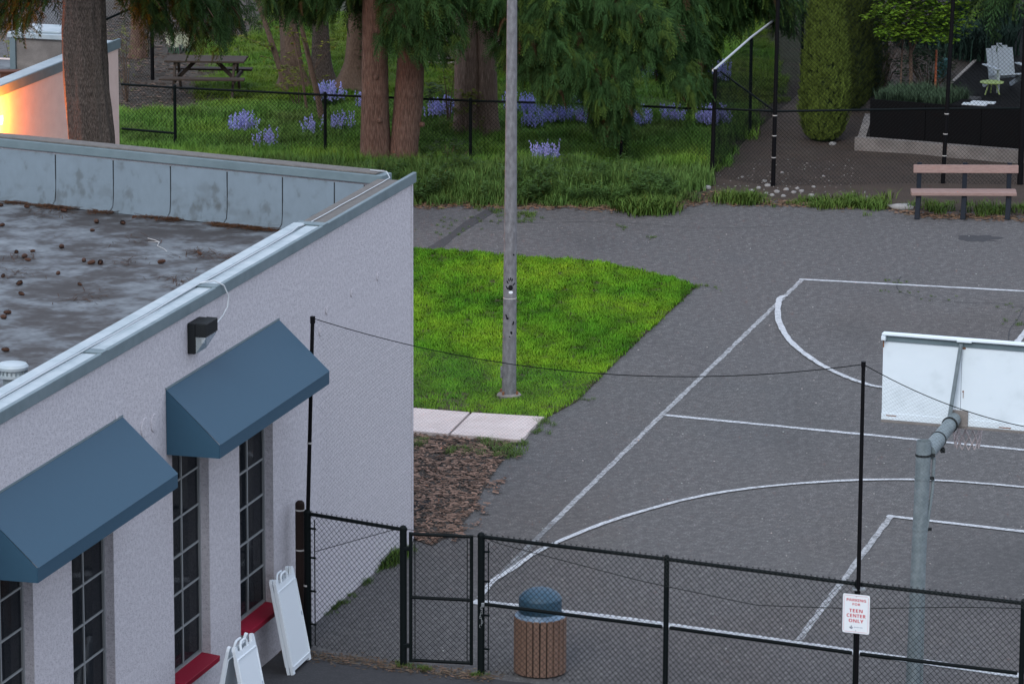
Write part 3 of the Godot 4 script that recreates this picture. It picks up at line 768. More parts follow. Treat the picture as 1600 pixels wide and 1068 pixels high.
var FP := [Vector3(-2.364, 0, 0.528), Vector3(-1.235, 0, 1.224), Vector3(-0.34, 0, 1.517), Vector3(1.738, 0, 2.441), Vector3(3.791, 0, 3.434), Vector3(5.529, 0, 4.169), Vector3(7.6, 0, 5.15)]
func build_court_fence() -> void:
	var f := thing("chain_link_fence", "low black chain link fence running from the hall corner across the foreground court edge", "fence")
	var ht := 1.62
	for k in FP.size():
		fence_post(f, FP[k], ht + 0.02, 0.041 if k in [0, 1, 2] else 0.03, M.black_vinyl)
	for s in [[0, 1], [2, 3], [3, 4], [4, 5], [5, 6]]:
		var a: Vector3 = FP[s[0]]; var c: Vector3 = FP[s[1]]
		var b := MB.new(); b.rod(a + Vector3.UP * ht, c + Vector3.UP * ht, 0.022, 10)
		part("top_rail", b, M.black_vinyl, f)
		if s[0] >= 2:
			var dd := (c - a).normalized() * 0.05
			b = MB.new(); b.rod(a + dd + Vector3.UP * 0.83, c - dd + Vector3.UP * 0.83, 0.021, 10)
			part("mid_rail", b, M.black_vinyl, f)
		b = MB.new(); chain(b, a, c, 0.03, ht + 0.045)
		part("chain_mesh", b, M.black_vinyl, f).set_meta("kind", "stuff")
	for q in [[0, 1, 0.10], [2, 3, 0.09], [3, 2, 0.0]]:   # tension bars with bands
		if q[2] == 0.0: continue
		var a: Vector3 = FP[q[0]]; var d: Vector3 = ((FP[q[1]] as Vector3) - a).normalized() * float(q[2])
		var b := MB.new(); b.rod(a + d + Vector3.UP * 0.05, a + d + Vector3.UP * 1.56, 0.007, 6)
		part("tension_bar", b, M.black_vinyl, f)
		for y in [0.3, 0.7, 1.1, 1.45]:
			b = MB.new(); b.bar(a + Vector3.UP * y, a + d * 1.15 + Vector3.UP * y, 0.02, 0.02)
			part("band", b, M.black_vinyl, f)
	# gate leaf, a hand's breadth ajar
	var g0 := Vector3(-1.150, 0, 1.262); var g1 := Vector3(-0.452, 0, 1.375)
	var g := thing("chain_link_gate", "narrow black chain link gate leaf beside the hall, chained to its post", "gate")
	for p in [g0, g1]:
		var b := MB.new(); b.rod(p + Vector3.UP * 0.06, p + Vector3.UP * 1.60, 0.021, 10)
		part("stile", b, M.black_vinyl, g)
	for y in [0.08, 0.83, 1.58]:
		var b := MB.new(); b.rod(g0 + Vector3.UP * y, g1 + Vector3.UP * y, 0.02, 10)
		part("rail", b, M.black_vinyl, g)
	var b2 := MB.new(); chain(b2, g0, g1, 0.08, 1.60)
	part("chain_mesh", b2, M.black_vinyl, g).set_meta("kind", "stuff")
	for q in [g0, g1]:
		var dd: Vector3 = (g1 - g0).normalized() * (0.05 if q == g0 else -0.05)
		var b := MB.new(); b.rod(q + dd + Vector3.UP * 0.1, q + dd + Vector3.UP * 1.55, 0.006, 6)
		part("tension_bar", b, M.black_vinyl, g)
	for y in [0.25, 1.4]:
		var b := MB.new(); b.box((g0 + FP[1]) * 0.5 + Vector3.UP * y, Vector3(0.10, 0.05, 0.05), Basis.IDENTITY, 0.008)
		part("hinge", b, M.black_vinyl, g)
	# padlock chain on the latch post
	var ch := thing("padlock_chain", "steel chain hanging looped round the gate latch post", "chain", FP[2] + Vector3(0, 0.62, 0.045))
	for k in 9:
		var b := MB.new()
		var ring := []; var rad := []
		for s in 9:
			var an := TAU * s / 8.0
			ring.append(Vector3(cos(an) * 0.009, sin(an) * 0.018, 0)); rad.append(0.0032)
		b.tube(ring, rad, 5, false)
		var o := part("link", b, M.chain_steel, ch)
		o.position = Vector3(0.012 * sin(k * 1.3), 0.17 - k * 0.027, 0.008 * cos(k * 2.0)); o.rotation.y = 1.4 * (k % 2) + 0.3
	b2 = MB.new(); b2.box(Vector3(0.02, 0.21, 0.01), Vector3(0.035, 0.05, 0.02), Basis.IDENTITY, 0.005)
	part("padlock", b2, M.chain_steel, ch)
	# thick brown post by the wall, thin net poles
	var bp := thing("brown_post", "short thick dark brown post against the hall wall at the fence end", "post", Vector3(-2.455, 0, 0.42))
	b2 = MB.new(); b2.lathe([[0.055, -0.05], [0.055, 1.70], [0.05, 1.725], [0.03, 1.745], [0.0, 1.75]], 14)
	part("shaft", b2, M.brown_post, bp)
	for y in [1.63, 1.15]:
		b2 = MB.new(); b2.lathe([[0.0565, y], [0.059, y], [0.059, y + 0.018], [0.0565, y + 0.018]], 14)
		part("strap", b2, M.band_pale, bp)
	var ptop := Vector3(-2.29, 3.93, 0.50)
	var rtop := Vector3(3.80, 4.10, 3.50)
	var a1 := thing("net_pole", "thin black net pole leaning beside the hall wall", "pole", Vector3(-2.405, 0, 0.55))
	b2 = MB.new(); b2.rod(Vector3(0, 0, 0), ptop - a1.position, 0.026, 10, 0.023); part("shaft", b2, M.black_post, a1)
	b2 = MB.new(); b2.rod(ptop - a1.position - Vector3(0, 0.06, 0), ptop - a1.position + Vector3(0, 0.02, 0), 0.031, 10); part("cap", b2, M.black_post, a1)
	for y in [2.45, 0.75]:
		b2 = MB.new(); b2.rod((ptop - a1.position) * (y / 3.93), (ptop - a1.position) * ((y + 0.02) / 3.93), 0.03, 10); part("strap", b2, M.band_pale, a1)
	var a2 := thing("net_pole", "tall thin black net pole carrying the red lettered sign", "pole", Vector3(3.795, 0, 3.51))
	b2 = MB.new(); b2.rod(Vector3.ZERO, rtop - a2.position, 0.026, 10, 0.021); part("shaft", b2, M.black_post, a2)
	b2 = MB.new(); b2.rod(rtop - a2.position - Vector3(0, 0.03, 0), rtop - a2.position + Vector3(0, 0.03, 0), 0.026, 10); part("cap", b2, M.black_post, a2)
	b2 = MB.new(); b2.box(Vector3(0.01, 1.575, -0.03), Vector3(0.14, 0.018, 0.09), Basis.IDENTITY, 0.003); part("strap", b2, M.chain_steel, a2)
	build_net(ptop, rtop)
	build_sign()

func build_net(pl: Vector3, pr: Vector3) -> void:
	# a soft ball net hung slack between the poles and over the fence
	var pn := Vector3(5.9, 3.42, 4.42)
	var pf := Vector3(7.6, 3.9, 5.2)
	var top := []; var bot := []
	var segs := [[pl, pr, 0.36, Vector3(-2.31, 1.16, 0.56), 60], [pr, pf, 0.42, Vector3(3.80, 1.30, 3.47), 36]]
	var n := thing("ball_net", "fine sagging black rope ball net hung between the thin poles", "net")
	var cell := 0.05
	for s in segs:
		var a: Vector3 = s[0]; var c: Vector3 = s[1]
		var L := Vector2(c.x - a.x, c.z - a.z).length()
		var rope := []; var low := []; var rad := []
		for k in 41:
			var t := k / 40.0
			var p := a.lerp(c, t); p.y -= 4.0 * s[2] * t * (1.0 - t)
			rope.append(p); rad.append(0.0055)
			var q := p
			var wx := p.x
			q.y = lerp_line(wx, [[-2.3, 1.15], [-1.3, 1.57], [-0.3, 1.60], [-0.14, 1.55], [1.44, 1.34], [2.71, 1.24], [3.73, 1.35], [4.87, 1.52], [5.6, 1.60], [8.0, 1.62]])
			low.append(q)
		var b := MB.new(); b.tube(rope, rad, 5, true)
		part("head_rope", b, M.rope, n)
		b = MB.new(); b.tube(low, rad.map(func(x): return x * 0.75), 4, true)
		part("foot_rope", b, M.rope, n)
		# mesh: diagonals in (along, down) space
		b = MB.new()
		var top_at := func(x: float) -> Vector3:
			var f := clampf(x / L, 0, 1) * 40.0
			var i := mini(int(f), 39)
			return (rope[i] as Vector3).lerp(rope[i + 1], f - i)
		var low_at := func(x: float) -> Vector3:
			var f := clampf(x / L, 0, 1) * 40.0
			var i := mini(int(f), 39)
			return (low[i] as Vector3).lerp(low[i + 1], f - i)
		var depth := 2.7
		var w := cell
		var nn := Vector3(c.z - a.z, 0, -(c.x - a.x)).normalized()
		for fam in 2:
			var x0 := -depth
			while x0 < L + depth:
				var pts := []
				var k := 0
				while k <= 24:
					var u := k / 24.0
					var x := x0 + depth * u if fam == 0 else x0 + depth * (1.0 - u)
					if x >= 0.0 and x <= L:
						var tp: Vector3 = top_at.call(x); var lo: Vector3 = low_at.call(x)
						var p := tp.lerp(lo, u)
						p += nn * (sin(PI * u) * (0.10 + 0.05 * nz.get_noise_2d(x * 0.6, u * 2.0)) - 0.04)
						pts.append(p)
					elif pts.size() > 1: break
					k += 1
				if pts.size() > 1:
					var rd := []
					for q in pts: rd.append(0.0007)
					b.tube(pts, rd, 3, false)
				x0 += w
		part("net_mesh", b, M.net_cord, n).set_meta("kind", "stuff")

func text(parent: Node3D, s: String, h: float, at: Vector3, m: Material, stretch := 1.0) -> void:
	var t := TextMesh.new()
	var f := SystemFont.new(); f.font_names = PackedStringArray(["Droid Sans"]); f.font_weight = 700
	t.font = f; t.text = s; t.font_size = 64; t.pixel_size = h / 46.0; t.depth = 0.0008
	t.horizontal_alignment = HORIZONTAL_ALIGNMENT_CENTER; t.vertical_alignment = VERTICAL_ALIGNMENT_CENTER
	var o := MeshInstance3D.new(); o.mesh = t; o.material_override = m; o.name = "lettering"
	o.position = at; o.scale = Vector3(stretch, 1, 1)
	parent.add_child(o, true)
func build_sign() -> void:
	var s := thing("parking_sign", "white sign with red letters reading PARKING FOR TEEN CENTER ONLY on the thin pole", "sign", Vector3(3.775, 1.315, 3.553), -0.36)
	var b := MB.new()
	var w := 0.153; var h := 0.22; var c := 0.018
	var poly := PackedVector2Array()
	for q in [[w - c, h - c, 0.0], [-w + c, h - c, 90.0], [-w + c, -h + c, 180.0], [w - c, -h + c, 270.0]]:
		for k in 5:
			var an := deg_to_rad(q[2] + k * 22.5)
			poly.append(Vector2(q[0] + cos(an) * c, q[1] + sin(an) * c))
	b.prism(poly, -0.0015, 0.0015, Basis(Vector3.RIGHT, Vector3.BACK, Vector3.UP))
	part("plate", b, M.sign_white, s)
	b = MB.new()
	for q in [[0.0, h - 0.016, 2 * w - 0.05, 0.003], [0.0, -h + 0.016, 2 * w - 0.05, 0.003], [w - 0.016, 0.0, 0.003, 2 * h - 0.05], [-w + 0.016, 0.0, 0.003, 2 * h - 0.05]]:
		b.box(Vector3(q[0], q[1], 0.0022), Vector3(q[2], q[3], 0.001))
	part("border", b, M.sign_pink, s)
	text(s, "PARKING", 0.030, Vector3(0, 0.155, 0.0026), M.sign_red, 1.25)
	text(s, "FOR", 0.026, Vector3(0, 0.108, 0.0026), M.sign_red, 1.35)
	text(s, "TEEN", 0.037, Vector3(0, 0.035, 0.0026), M.sign_red, 1.25)
	text(s, "CENTER", 0.037, Vector3(0, -0.022, 0.0026), M.sign_red, 1.15)
	text(s, "ONLY", 0.037, Vector3(0, -0.080, 0.0026), M.sign_red, 1.25)
	b = MB.new()   # small emblem: a dark curl with a leaf, and a grey line of small print
	b.prism(PackedVector2Array([Vector2(-0.075, -0.150), Vector2(-0.066, -0.166), Vector2(-0.050, -0.172), Vector2(-0.036, -0.164), Vector2(-0.032, -0.150), Vector2(-0.040, -0.155), Vector2(-0.052, -0.158), Vector2(-0.064, -0.153)]), 0.0016, 0.003, Basis(Vector3.RIGHT, Vector3.BACK, Vector3.UP))
	b.prism(PackedVector2Array([Vector2(-0.060, -0.148), Vector2(-0.050, -0.152), Vector2(-0.044, -0.142), Vector2(-0.050, -0.133), Vector2(-0.056, -0.138)]), 0.0016, 0.003, Basis(Vector3.RIGHT, Vector3.BACK, Vector3.UP))
	part("emblem", b, M.sign_navy, s)
	b = MB.new()
	for k in 8: b.box(Vector3(-0.014 + k * 0.0125, -0.151, 0.0022), Vector3(0.008, 0.008 if k % 3 else 0.012, 0.001))
	part("small_print", b, M.sign_grey, s)
	for y in [0.198, -0.190]:
		b = MB.new(); b.rod(Vector3(0, y, 0.001), Vector3(0, y, 0.006), 0.006, 8); part("bolt", b, M.chain_steel, s)

# ---------------------------------------------------------------- basketball stand
func build_basketball() -> void:
	var st := thing("basketball_stand", "grey steel basketball stand with white backboard seen from behind", "basketball hoop", Vector3(4.50, 0, 2.62))
	var o := st.position
	var top := Vector3(4.565, 3.02, 2.56)
	var b := MB.new()
	var r := 0.084
	b.tube([Vector3(0, -0.05, 0), top - o], [r, r], 24, false)
	b.tube([top - o, (top - o) * 0.97], [r - 0.006, r - 0.006], 24, false)
	part("pole", b, M.galvanized, st)
	b = MB.new(); b.lathe([[r - 0.006, 0.0], [r + 0.001, 0.0]], 24, top - o); part("pole_rim", b, M.galvanized, st)
	for y in [2.86, 2.60, 2.02]:
		var c = (top - o) * (y / 3.02)
		b = MB.new(); b.lathe([[r + 0.001, -0.012], [r + 0.006, -0.012], [r + 0.006, 0.012], [r + 0.001, 0.012]], 24, c); part("clamp", b, M.galvanized if y != 2.86 else M.lamp_black, st)
		b = MB.new(); b.box(c + Vector3(r + 0.02, 0, 0.02), Vector3(0.05, 0.035, 0.03), Basis.IDENTITY, 0.004); part("clamp_bolt", b, M.lamp_black, st)
	# board frame, tilted into the court axes
	var bd := Vector3(0.945, 0, 0.326); var bn := Vector3(-0.326, 0, 0.945)
	var bc := Vector3(5.075, 0, 1.47) - o
	var bs := Basis(bd, Vector3.UP, bn)
	var arm0 := top - o + Vector3(0.05, -0.14, -0.03); var arm1 := bc + Vector3.UP * 3.02 + bn * 0.06 - bd * 0.05
	b = MB.new(); b.tube([arm0, arm0.lerp(arm1, 0.38)], [0.088, 0.088], 20, true); part("arm_sleeve", b, M.galvanized, st)
	b = MB.new(); b.tube([arm0.lerp(arm1, 0.38), arm0.lerp(arm1, 0.98)], [0.082, 0.078], 20, true); part("arm", b, M.galvanized, st)
	for q in [0.37, 0.80]:
		b = MB.new(); b.tube([arm0.lerp(arm1, q), arm0.lerp(arm1, q + 0.02)], [0.094, 0.094], 20, true); part("arm_collar", b, M.lamp_black, st)
	b = MB.new(); b.box(arm0.lerp(arm1, 0.35) + Vector3(0.06, -0.11, 0), Vector3(0.05, 0.05, 0.09), Basis.IDENTITY, 0.006); part("clamp_bolt", b, M.lamp_black, st)
	b = MB.new(); b.tube([arm0 + Vector3(0.07, -0.06, 0), arm0 + Vector3(0.06, -0.42, 0.02), Vector3(0.10, 1.9, 0), Vector3(0.10, 0.2, 0)], [0.02, 0.018, 0.016, 0.016], 8, true); part("brace", b, M.galvanized, st)
	b = MB.new(); b.box(bc + Vector3.UP * 3.02 + bn * 0.035, Vector3(0.19, 0.19, 0.02), bs, 0.003); part("mount_plate", b, M.old_concrete, st)
	# board: two white sheets in a frame
	var W := 0.915; var y0 := 2.93; var y1 := 3.92
	for s in [-1.0, 1.0]:
		b = MB.new(); b.box(bc + Vector3.UP * (y0 + y1) / 2 + bd * s * (W / 2 + 0.001), Vector3(W - 0.004, y1 - y0, 0.022), bs, 0.003)
		part("board_panel", b, M.board_white, st)
	b = MB.new(); b.box(bc + Vector3.UP * (y1 + 0.014) + bn * 0.03, Vector3(2 * W, 0.024, 0.10), bs, 0.003); part("top_channel", b, M.board_white, st)
	b = MB.new(); b.box(bc + Vector3.UP * (y1 - 0.045) + bn * 0.022, Vector3(2 * W - 0.06, 0.055, 0.02), bs, 0.003); part("back_channel", b, M.coping, st)
	b = MB.new(); b.box(bc + Vector3.UP * (y0 + 0.04) + bn * 0.014, Vector3(2 * W, 0.075, 0.006), bs, 0.001); part("bottom_strip", b, M.board_white, st)
	b = MB.new(); b.box(bc + Vector3.UP * (y0 - 0.014) + bn * 0.01, Vector3(2 * W, 0.026, 0.05), bs, 0.002); part("bottom_channel", b, M.old_concrete, st)
	for q in [[-W + 0.02, y1 - 0.03, 0.05, 0.05], [0.04, y1 + 0.005, 0.17, 0.03]]:
		b = MB.new(); b.box(bc + bd * float(q[0]) + Vector3.UP * float(q[1]) + bn * 0.045, Vector3(q[2], q[3], 0.085), bs, 0.003); part("bracket", b, M.board_white, st)
	for q in [[-0.80, y0 + 0.052, 0.12, 0.010], [-W + 0.008, y1 - 0.09, 0.012, 0.12], [0.52, y0 + 0.02, 0.14, 0.012], [0.028, y0 + 0.40, 0.016, 0.02], [0.03, y0 + 0.355, 0.006, 0.06], [0.02, y1 - 0.09, 0.05, 0.02]]:
		b = MB.new(); b.box(bc + bd * float(q[0]) + Vector3.UP * float(q[1]) + bn * 0.0185, Vector3(q[2], q[3], 0.002), bs); part("rust_spot", b, M.rust, st)
	b = MB.new(); b.bar(bc + Vector3.UP * (y1 - 0.03) + bn * 0.06, bc + Vector3.UP * (y0 + 0.03) + bn * 0.16 - bd * 0.10, 0.05, 0.028, 0.004); part("strut", b, M.galvanized, st)
	# ring and net on the far side
	var rc := bc + Vector3.UP * 3.05 - bn * 0.38
	var ring := []; var rad := []
	for k in 25:
		var an := TAU * k / 24.0
		ring.append(rc + Vector3(cos(an) * 0.2286, 0, sin(an) * 0.2286)); rad.append(0.009)
	b = MB.new(); b.tube(ring, rad, 8, false); part("rim", b, M.hoop_orange, st)
	b = MB.new(); b.bar(rc + bn * 0.22, rc + bn * 0.37, 0.12, 0.02); part("rim_bracket", b, M.hoop_orange, st)
	b = MB.new()
	for k in 12:
		for s in [-1.0, 1.0]:
			var pts := []; var rd := []
			for j in 7:
				var u := j / 6.0
				var an = TAU * (k + s * u * 3.0) / 12.0
				var rn := lerpf(0.2286, 0.14, pow(u, 0.6))
				pts.append(rc + Vector3(cos(an) * rn, -0.46 * u, sin(an) * rn)); rd.append(0.008)
			b.tube(pts, rd, 4, false)
	part("net", b, M.net_pink, st)

# ---------------------------------------------------------------- yard: soil, grass, flowers
func yard_h(x: float, z: float) -> float:
	var t := edge_z(x) - z
	if t < -0.15: return -0.06
	var k := smoothstep(-0.15, 0.9, t)
	var mound := 0.14 * exp(-pow((t - 1.9) / 1.5, 2.0)) * (1.0 - smoothstep(2.6, 3.8, x))
	return -0.045 + 0.085 * k + mound + nz.get_noise_2d(x * 0.5, z * 0.5) * 0.035 * k
func greenness(x: float, z: float) -> float:   # 1 in grass, 0 on bare soil or bark
	var n := nz.get_noise_2d(x * 0.7 + 31.0, z * 0.5) * 0.55
	var right := 3.35 + (-28.5 - z) * 0.19
	var g := smoothstep(0.25, -0.25, x - right + n)
	if z < -36.5: g *= smoothstep(-0.3, 0.4, x + 6.35 + n + maxf(0.0, (-41.0 - z) * 0.16))
	if z < -46.0 and x < -3.0: g *= smoothstep(-0.5, 0.5, x + 5.6 + n)
	return clampf(g, 0, 1)
func tuft(blades: int, rad: float, hgt: float, wid: float, lean: float, sd: int) -> ArrayMesh:
	var q := RandomNumberGenerator.new(); q.seed = sd
	var b := MB.new()
	for k in blades:
		var an := q.randf() * TAU; var rd := sqrt(q.randf()) * rad
		var p := Vector3(cos(an) * rd, 0, sin(an) * rd)
		var d := q.randf() * TAU
		var dir := Vector3(cos(d), 0, sin(d)); var sd2 := Vector3(-dir.z, 0, dir.x)
		var h := hgt * q.randf_range(0.55, 1.1); var l := lean * q.randf_range(0.3, 1.2) * h
		var w := wid * q.randf_range(0.7, 1.2)
		var m := p + Vector3.UP * h * 0.6 + dir * l * 0.35
		var tp := p + Vector3.UP * h * q.randf_range(0.8, 1.0) + dir * l
		var nn := (dir * -0.5 + Vector3.UP * 0.8).normalized()
		var br := q.randf_range(0.75, 1.25)
		b.col = Color(br, br, br)
		b.t3(p - sd2 * w, p + sd2 * w, m + sd2 * w * 0.8, nn, nn, nn)
		b.t3(p - sd2 * w, m + sd2 * w * 0.8, m - sd2 * w * 0.8, nn, nn, nn)
		b.t3(m - sd2 * w * 0.8, m + sd2 * w * 0.8, tp, nn, nn, nn)
	return b.mesh()
func spot(p: Vector3, s: float, sy := 1.0) -> Transform3D:
	return Transform3D(Basis(Vector3.UP, rng.randf() * TAU).scaled(Vector3(s, s * sy, s)), p)
func gcol(r: float, g: float, b: float, v := 0.22) -> Color:
	var k := 1.0 + rr(-v, v); var hue := rr(-0.12, 0.12)
	return Color(r * k * (1.0 + hue), g * k, b * k)

func build_yard() -> void:
	var me := grid_mesh(span(-9.8, 14.0, 0.2), span(25.2, 62.0, 0.2).map(func(q): return -q), yard_h, func(x, z):
		var g := greenness(x, z)
		var n := nz.get_noise_2d(x * 2.2, z * 1.3) * 0.35
		var soil := Color(0.92, 0.78, 0.70) if x > 0.0 else Color(1.55, 1.15, 0.95)
		if x > 8.6 and z < -39.0: soil = Color(1.2, 1.25, 1.35)
		return soil.lerp(Color(0.7, 1.25, 0.45), g) * (1.0 + n))
	mi("yard", me, M.soil, self).set_meta("kind", "structure")
	# short lawn grass
	var xf := []; var cs := []
	for k in 39000:
		var x := rr(-6.3, 3.0); var z := rr(-23.2, -10.7)
		if not in_poly(x, z, lawn_poly): continue
		if Vector2(x + 0.04, z + 12.11).length() < 0.2: continue
		var patch := nz.get_noise_2d(x * 0.55, z * 0.30)
		var patch2 := nz.get_noise_2d(x * 2.1 + 9.0, z * 0.9)
		var bare := nz.get_noise_2d(x * 0.8 + 70.0, z * 0.6)
		if x < -0.6 and z > -12.3 and bare > -0.05 and rng.randf() < 0.75: continue
		var k2 := 1.0 + patch * 0.45 + patch2 * 0.6
		var c := gcol(0.120 + patch * 0.05, 0.265, 0.014, 0.16) * k2
		xf.append(spot(Vector3(x, 0.028, z), rr(0.8, 1.25), 1.0 + patch2 * 0.7)); cs.append(c)
	var o := multi("lawn_grass", tuft(16, 0.065, 0.05, 0.0042, 0.7, 5), M.leaf, xf, cs, self)
	tag(o, "short mown green grass of the lawn round the lamp post", "grass")
	# long grass of the bank and the yard
	xf = []; cs = []
	for k in 30000:
		var x := rr(-8.6, 5.6); var z := rr(-26.5, -50.0)
		var t := edge_z(x) - z
		if t < 0.12: continue
		if t > 14.0 and rng.randf() < 0.35: continue
		var g := greenness(x, z)
		if rng.randf() > g * 1.1 - 0.05: continue
		var pt := nz.get_noise_2d(x * 0.45 + 5.0, z * 0.3); var p2 := nz.get_noise_2d(x * 1.6, z * 0.8 + 20.0)
		var tall := 1.0 + p2 * 0.8
		if t < 3.0: tall *= lerpf(0.75, 1.35, smoothstep(0.0, 1.2, t))
		elif z < -36.0: tall *= 0.45
		var c := gcol(0.120 + maxf(0.0, pt) * 0.09, 0.245 + pt * 0.09, 0.042, 0.22)
		if z < -37.5: c = gcol(0.115 + pt * 0.05, 0.20, 0.018, 0.18)
		elif t < 2.6: c = gcol(0.100, 0.175, 0.042, 0.28)
		xf.append(spot(Vector3(x, yard_h(x, z) - 0.01, z), rr(0.75, 1.25), tall)); cs.append(c)
	o = multi("bank_grass", tuft(36, 0.15, 0.22, 0.0046, 0.85, 6), M.leaf, xf, cs, self)
	tag(o, "long uncut grass on the bank and yard behind the far path", "grass")
	# broad leaved weeds and seed heads along the foot of the bank
	xf = []; cs = []
	for k in 1300:
		var x := rr(-2.6, 3.3); var z := edge_z(x) - absf(rng.randfn(0.9, 0.8)) - 0.25
		if nz.get_noise_2d(x * 0.8, z * 0.6 + 50.0) < 0.02: continue
		var dk := rr(0.6, 1.2)
		xf.append(spot(Vector3(x, yard_h(x, z), z), rr(0.5, 1.15), rr(0.5, 1.0))); cs.append(Color(0.072 * dk, 0.135 * dk, 0.036 * dk))
	o = multi("bank_weeds", weed_mesh(), M.leaf, xf, cs, self)
	tag(o, "tangled broad leaved weeds along the far edge of the path", "weeds")
	# strip of dead leaves and bark litter where path and bank meet, and on the bed by the hall
	xf = []; cs = []
	var bb := MB.new(); bb.facet(Vector3(-0.04, 0, -0.008), Vector3(0.03, 0.004, -0.011), Vector3(0.042, 0.010, 0.009)); bb.facet(Vector3(-0.04, 0, -0.008), Vector3(0.042, 0.010, 0.009), Vector3(-0.03, 0.008, 0.012))
	for k in 5200:
		var x := rr(-2.4, 11.0); var z := edge_z(x) + rng.randfn(-0.05, 0.16)
		if x > 3.0 and x < 3.9: z -= absf(rng.randfn(0, 0.5))
		xf.append(spot(Vector3(x, maxf(0.008, yard_h(x, z) + 0.008), z), rr(0.5, 1.3))); cs.append(gcol(0.16, 0.10, 0.065, 0.5))
	for k in 9000:
		var x := rr(-2.2, 0.25); var z := rr(-10.2, -3.9)
		var ins := in_poly(x, z, mulch_poly)
		if not ins and (nz.get_noise_2d(x * 2.0, z * 1.5) < 0.1 or not in_poly(x - 0.22, z, mulch_poly)): continue
		var dk := rr(0.35, 1.5)
		xf.append(spot(Vector3(x, 0.016 + rr(0, 0.014), z), rr(0.5, 1.5))); cs.append(Color(0.20 * dk, 0.125 * dk, 0.092 * dk))
	for k in 1600:   # along the hall end of the fence and the driveway lip
		var t := rng.randf()
		var p: Vector2 = Vector2(-2.9, 0.6).lerp(Vector2(-0.2, 1.75), t) + Vector2(rr(-0.2, 0.2), rng.randfn(0, 0.10))
		xf.append(spot(Vector3(p.x, 0.012, p.y), rr(0.3, 0.8))); cs.append(gcol(0.12, 0.085, 0.06, 0.5))
	for k in 5200:
		var x := rr(-9.6, -4.6); var z := rr(-36.0, -49.0)
		if greenness(x, z) > 0.45: continue
		var dk := rr(0.3, 1.5)
		xf.append(spot(Vector3(x, yard_h(x, z) + 0.012, z), rr(0.6, 1.7))); cs.append(Color(0.135 * dk, 0.095 * dk, 0.075 * dk))
	o = multi("leaf_litter", bb.mesh(), M.chips, xf, cs, self)
	tag(o, "brown bark chips and dead leaves beside the hall and along the bank", "litter")
	# small weeds in pavement joints, tufts by the walk and the wall
	xf = []; cs = []
	var put := func(x: float, z: float, n: int, sp: float, s: float) -> void:
		for k in n:
			xf.append(spot(Vector3(x + rng.randfn(0, sp), 0.006, z + rng.randfn(0, sp)), s * rr(0.6, 1.3), rr(0.6, 1.1))); cs.append(gcol(0.085, 0.14, 0.028, 0.3))
	for q in [[-1.2, -9.55, 8, 0.08, 0.5], [-1.35, -9.2, 10, 0.09, 0.7], [-0.75, -8.9, 12, 0.13, 0.7], [-0.45, -9.35, 16, 0.12, 0.7], [-0.15, -9.2, 10, 0.1, 0.6], [-0.08, -8.75, 30, 0.14, 0.8], [0.1, -9.35, 8, 0.06, 0.6], [0.3, -10.0, 10, 0.1, 0.5], [0.42, -10.6, 14, 0.08, 0.6], [-1.1, -24.6, 12, 0.3, 0.35], [-0.8, -25.5, 14, 0.3, 0.35], [-0.25, -26.2, 22, 0.25, 0.5], [0.15, -25.6, 22, 0.2, 0.45], [0.3, -26.0, 16, 0.12, 0.5], [1.9, -24.9, 8, 0.12, 0.4], [2.35, -24.0, 6, 0.1, 0.35], [6.3, -20.4, 8, 0.12, 0.35], [6.25, -19.6, 7, 0.14, 0.35], [7.9, -17.2, 12, 0.16, 0.35], [8.1, -18.5, 14, 0.2, 0.35], [6.8, -19.1, 8, 0.2, 0.28], [3.0, -19.9, 10, 0.09, 0.45], [3.3, -19.8, 4, 0.12, 0.35], [1.0, -11.9, 8, 0.12, 0.4]]:
		put.call(q[0], q[1], q[2], q[3], q[4])
	var hall := Transform3D(Basis(Vector3.UP, -HALL_A), HALL_O)
	for q in [[0.6, 10, 1.0], [0.85, 18, 1.4], [1.1, 16, 1.3], [1.35, 8, 0.8], [2.0, 5, 0.6], [2.6, 4, 0.5], [3.1, 9, 0.6], [3.3, 6, 0.5]]:
		for k in int(q[1]):
			var p: Vector3 = hall * Vector3(absf(rng.randfn(0, 0.05)) + 0.02, 0.0, q[0] + rng.randfn(0, 0.12))
			xf.append(spot(p + Vector3.UP * 0.005, q[2] * rr(0.5, 1.0), 1.0)); cs.append(gcol(0.075, 0.13, 0.025, 0.3))
	for q in [[-1.15, 1.30], [-0.95, 1.38], [-0.4, 1.62], [-1.3, 1.22]]: put.call(q[0], q[1], 7, 0.05, 0.4)
	# lush clumps at the foot of the right hand fence
	for q in [[4.05, -27.35, 55, 0.22, 1.5], [5.9, -27.05, 40, 0.25, 1.3], [6.3, -27.0, 40, 0.25, 1.4], [5.3, -27.1, 30, 0.3, 0.9], [7.6, -26.7, 25, 0.3, 1.2], [8.4, -26.5, 25, 0.3, 1.2], [9.2, -26.4, 20, 0.3, 1.1], [2.45, -26.35, 60, 0.16, 2.0], [2.2, -26.5, 40, 0.15, 1.8]]:
		put.call(q[0], q[1], q[2], q[3], q[4])
	o = multi("pavement_weeds", tuft(24, 0.09, 0.15, 0.0048, 0.9, 8), M.leaf, xf, cs, self)
	tag(o, "small green weeds growing from pavement cracks and wall foot", "weeds")
	build_flowers()

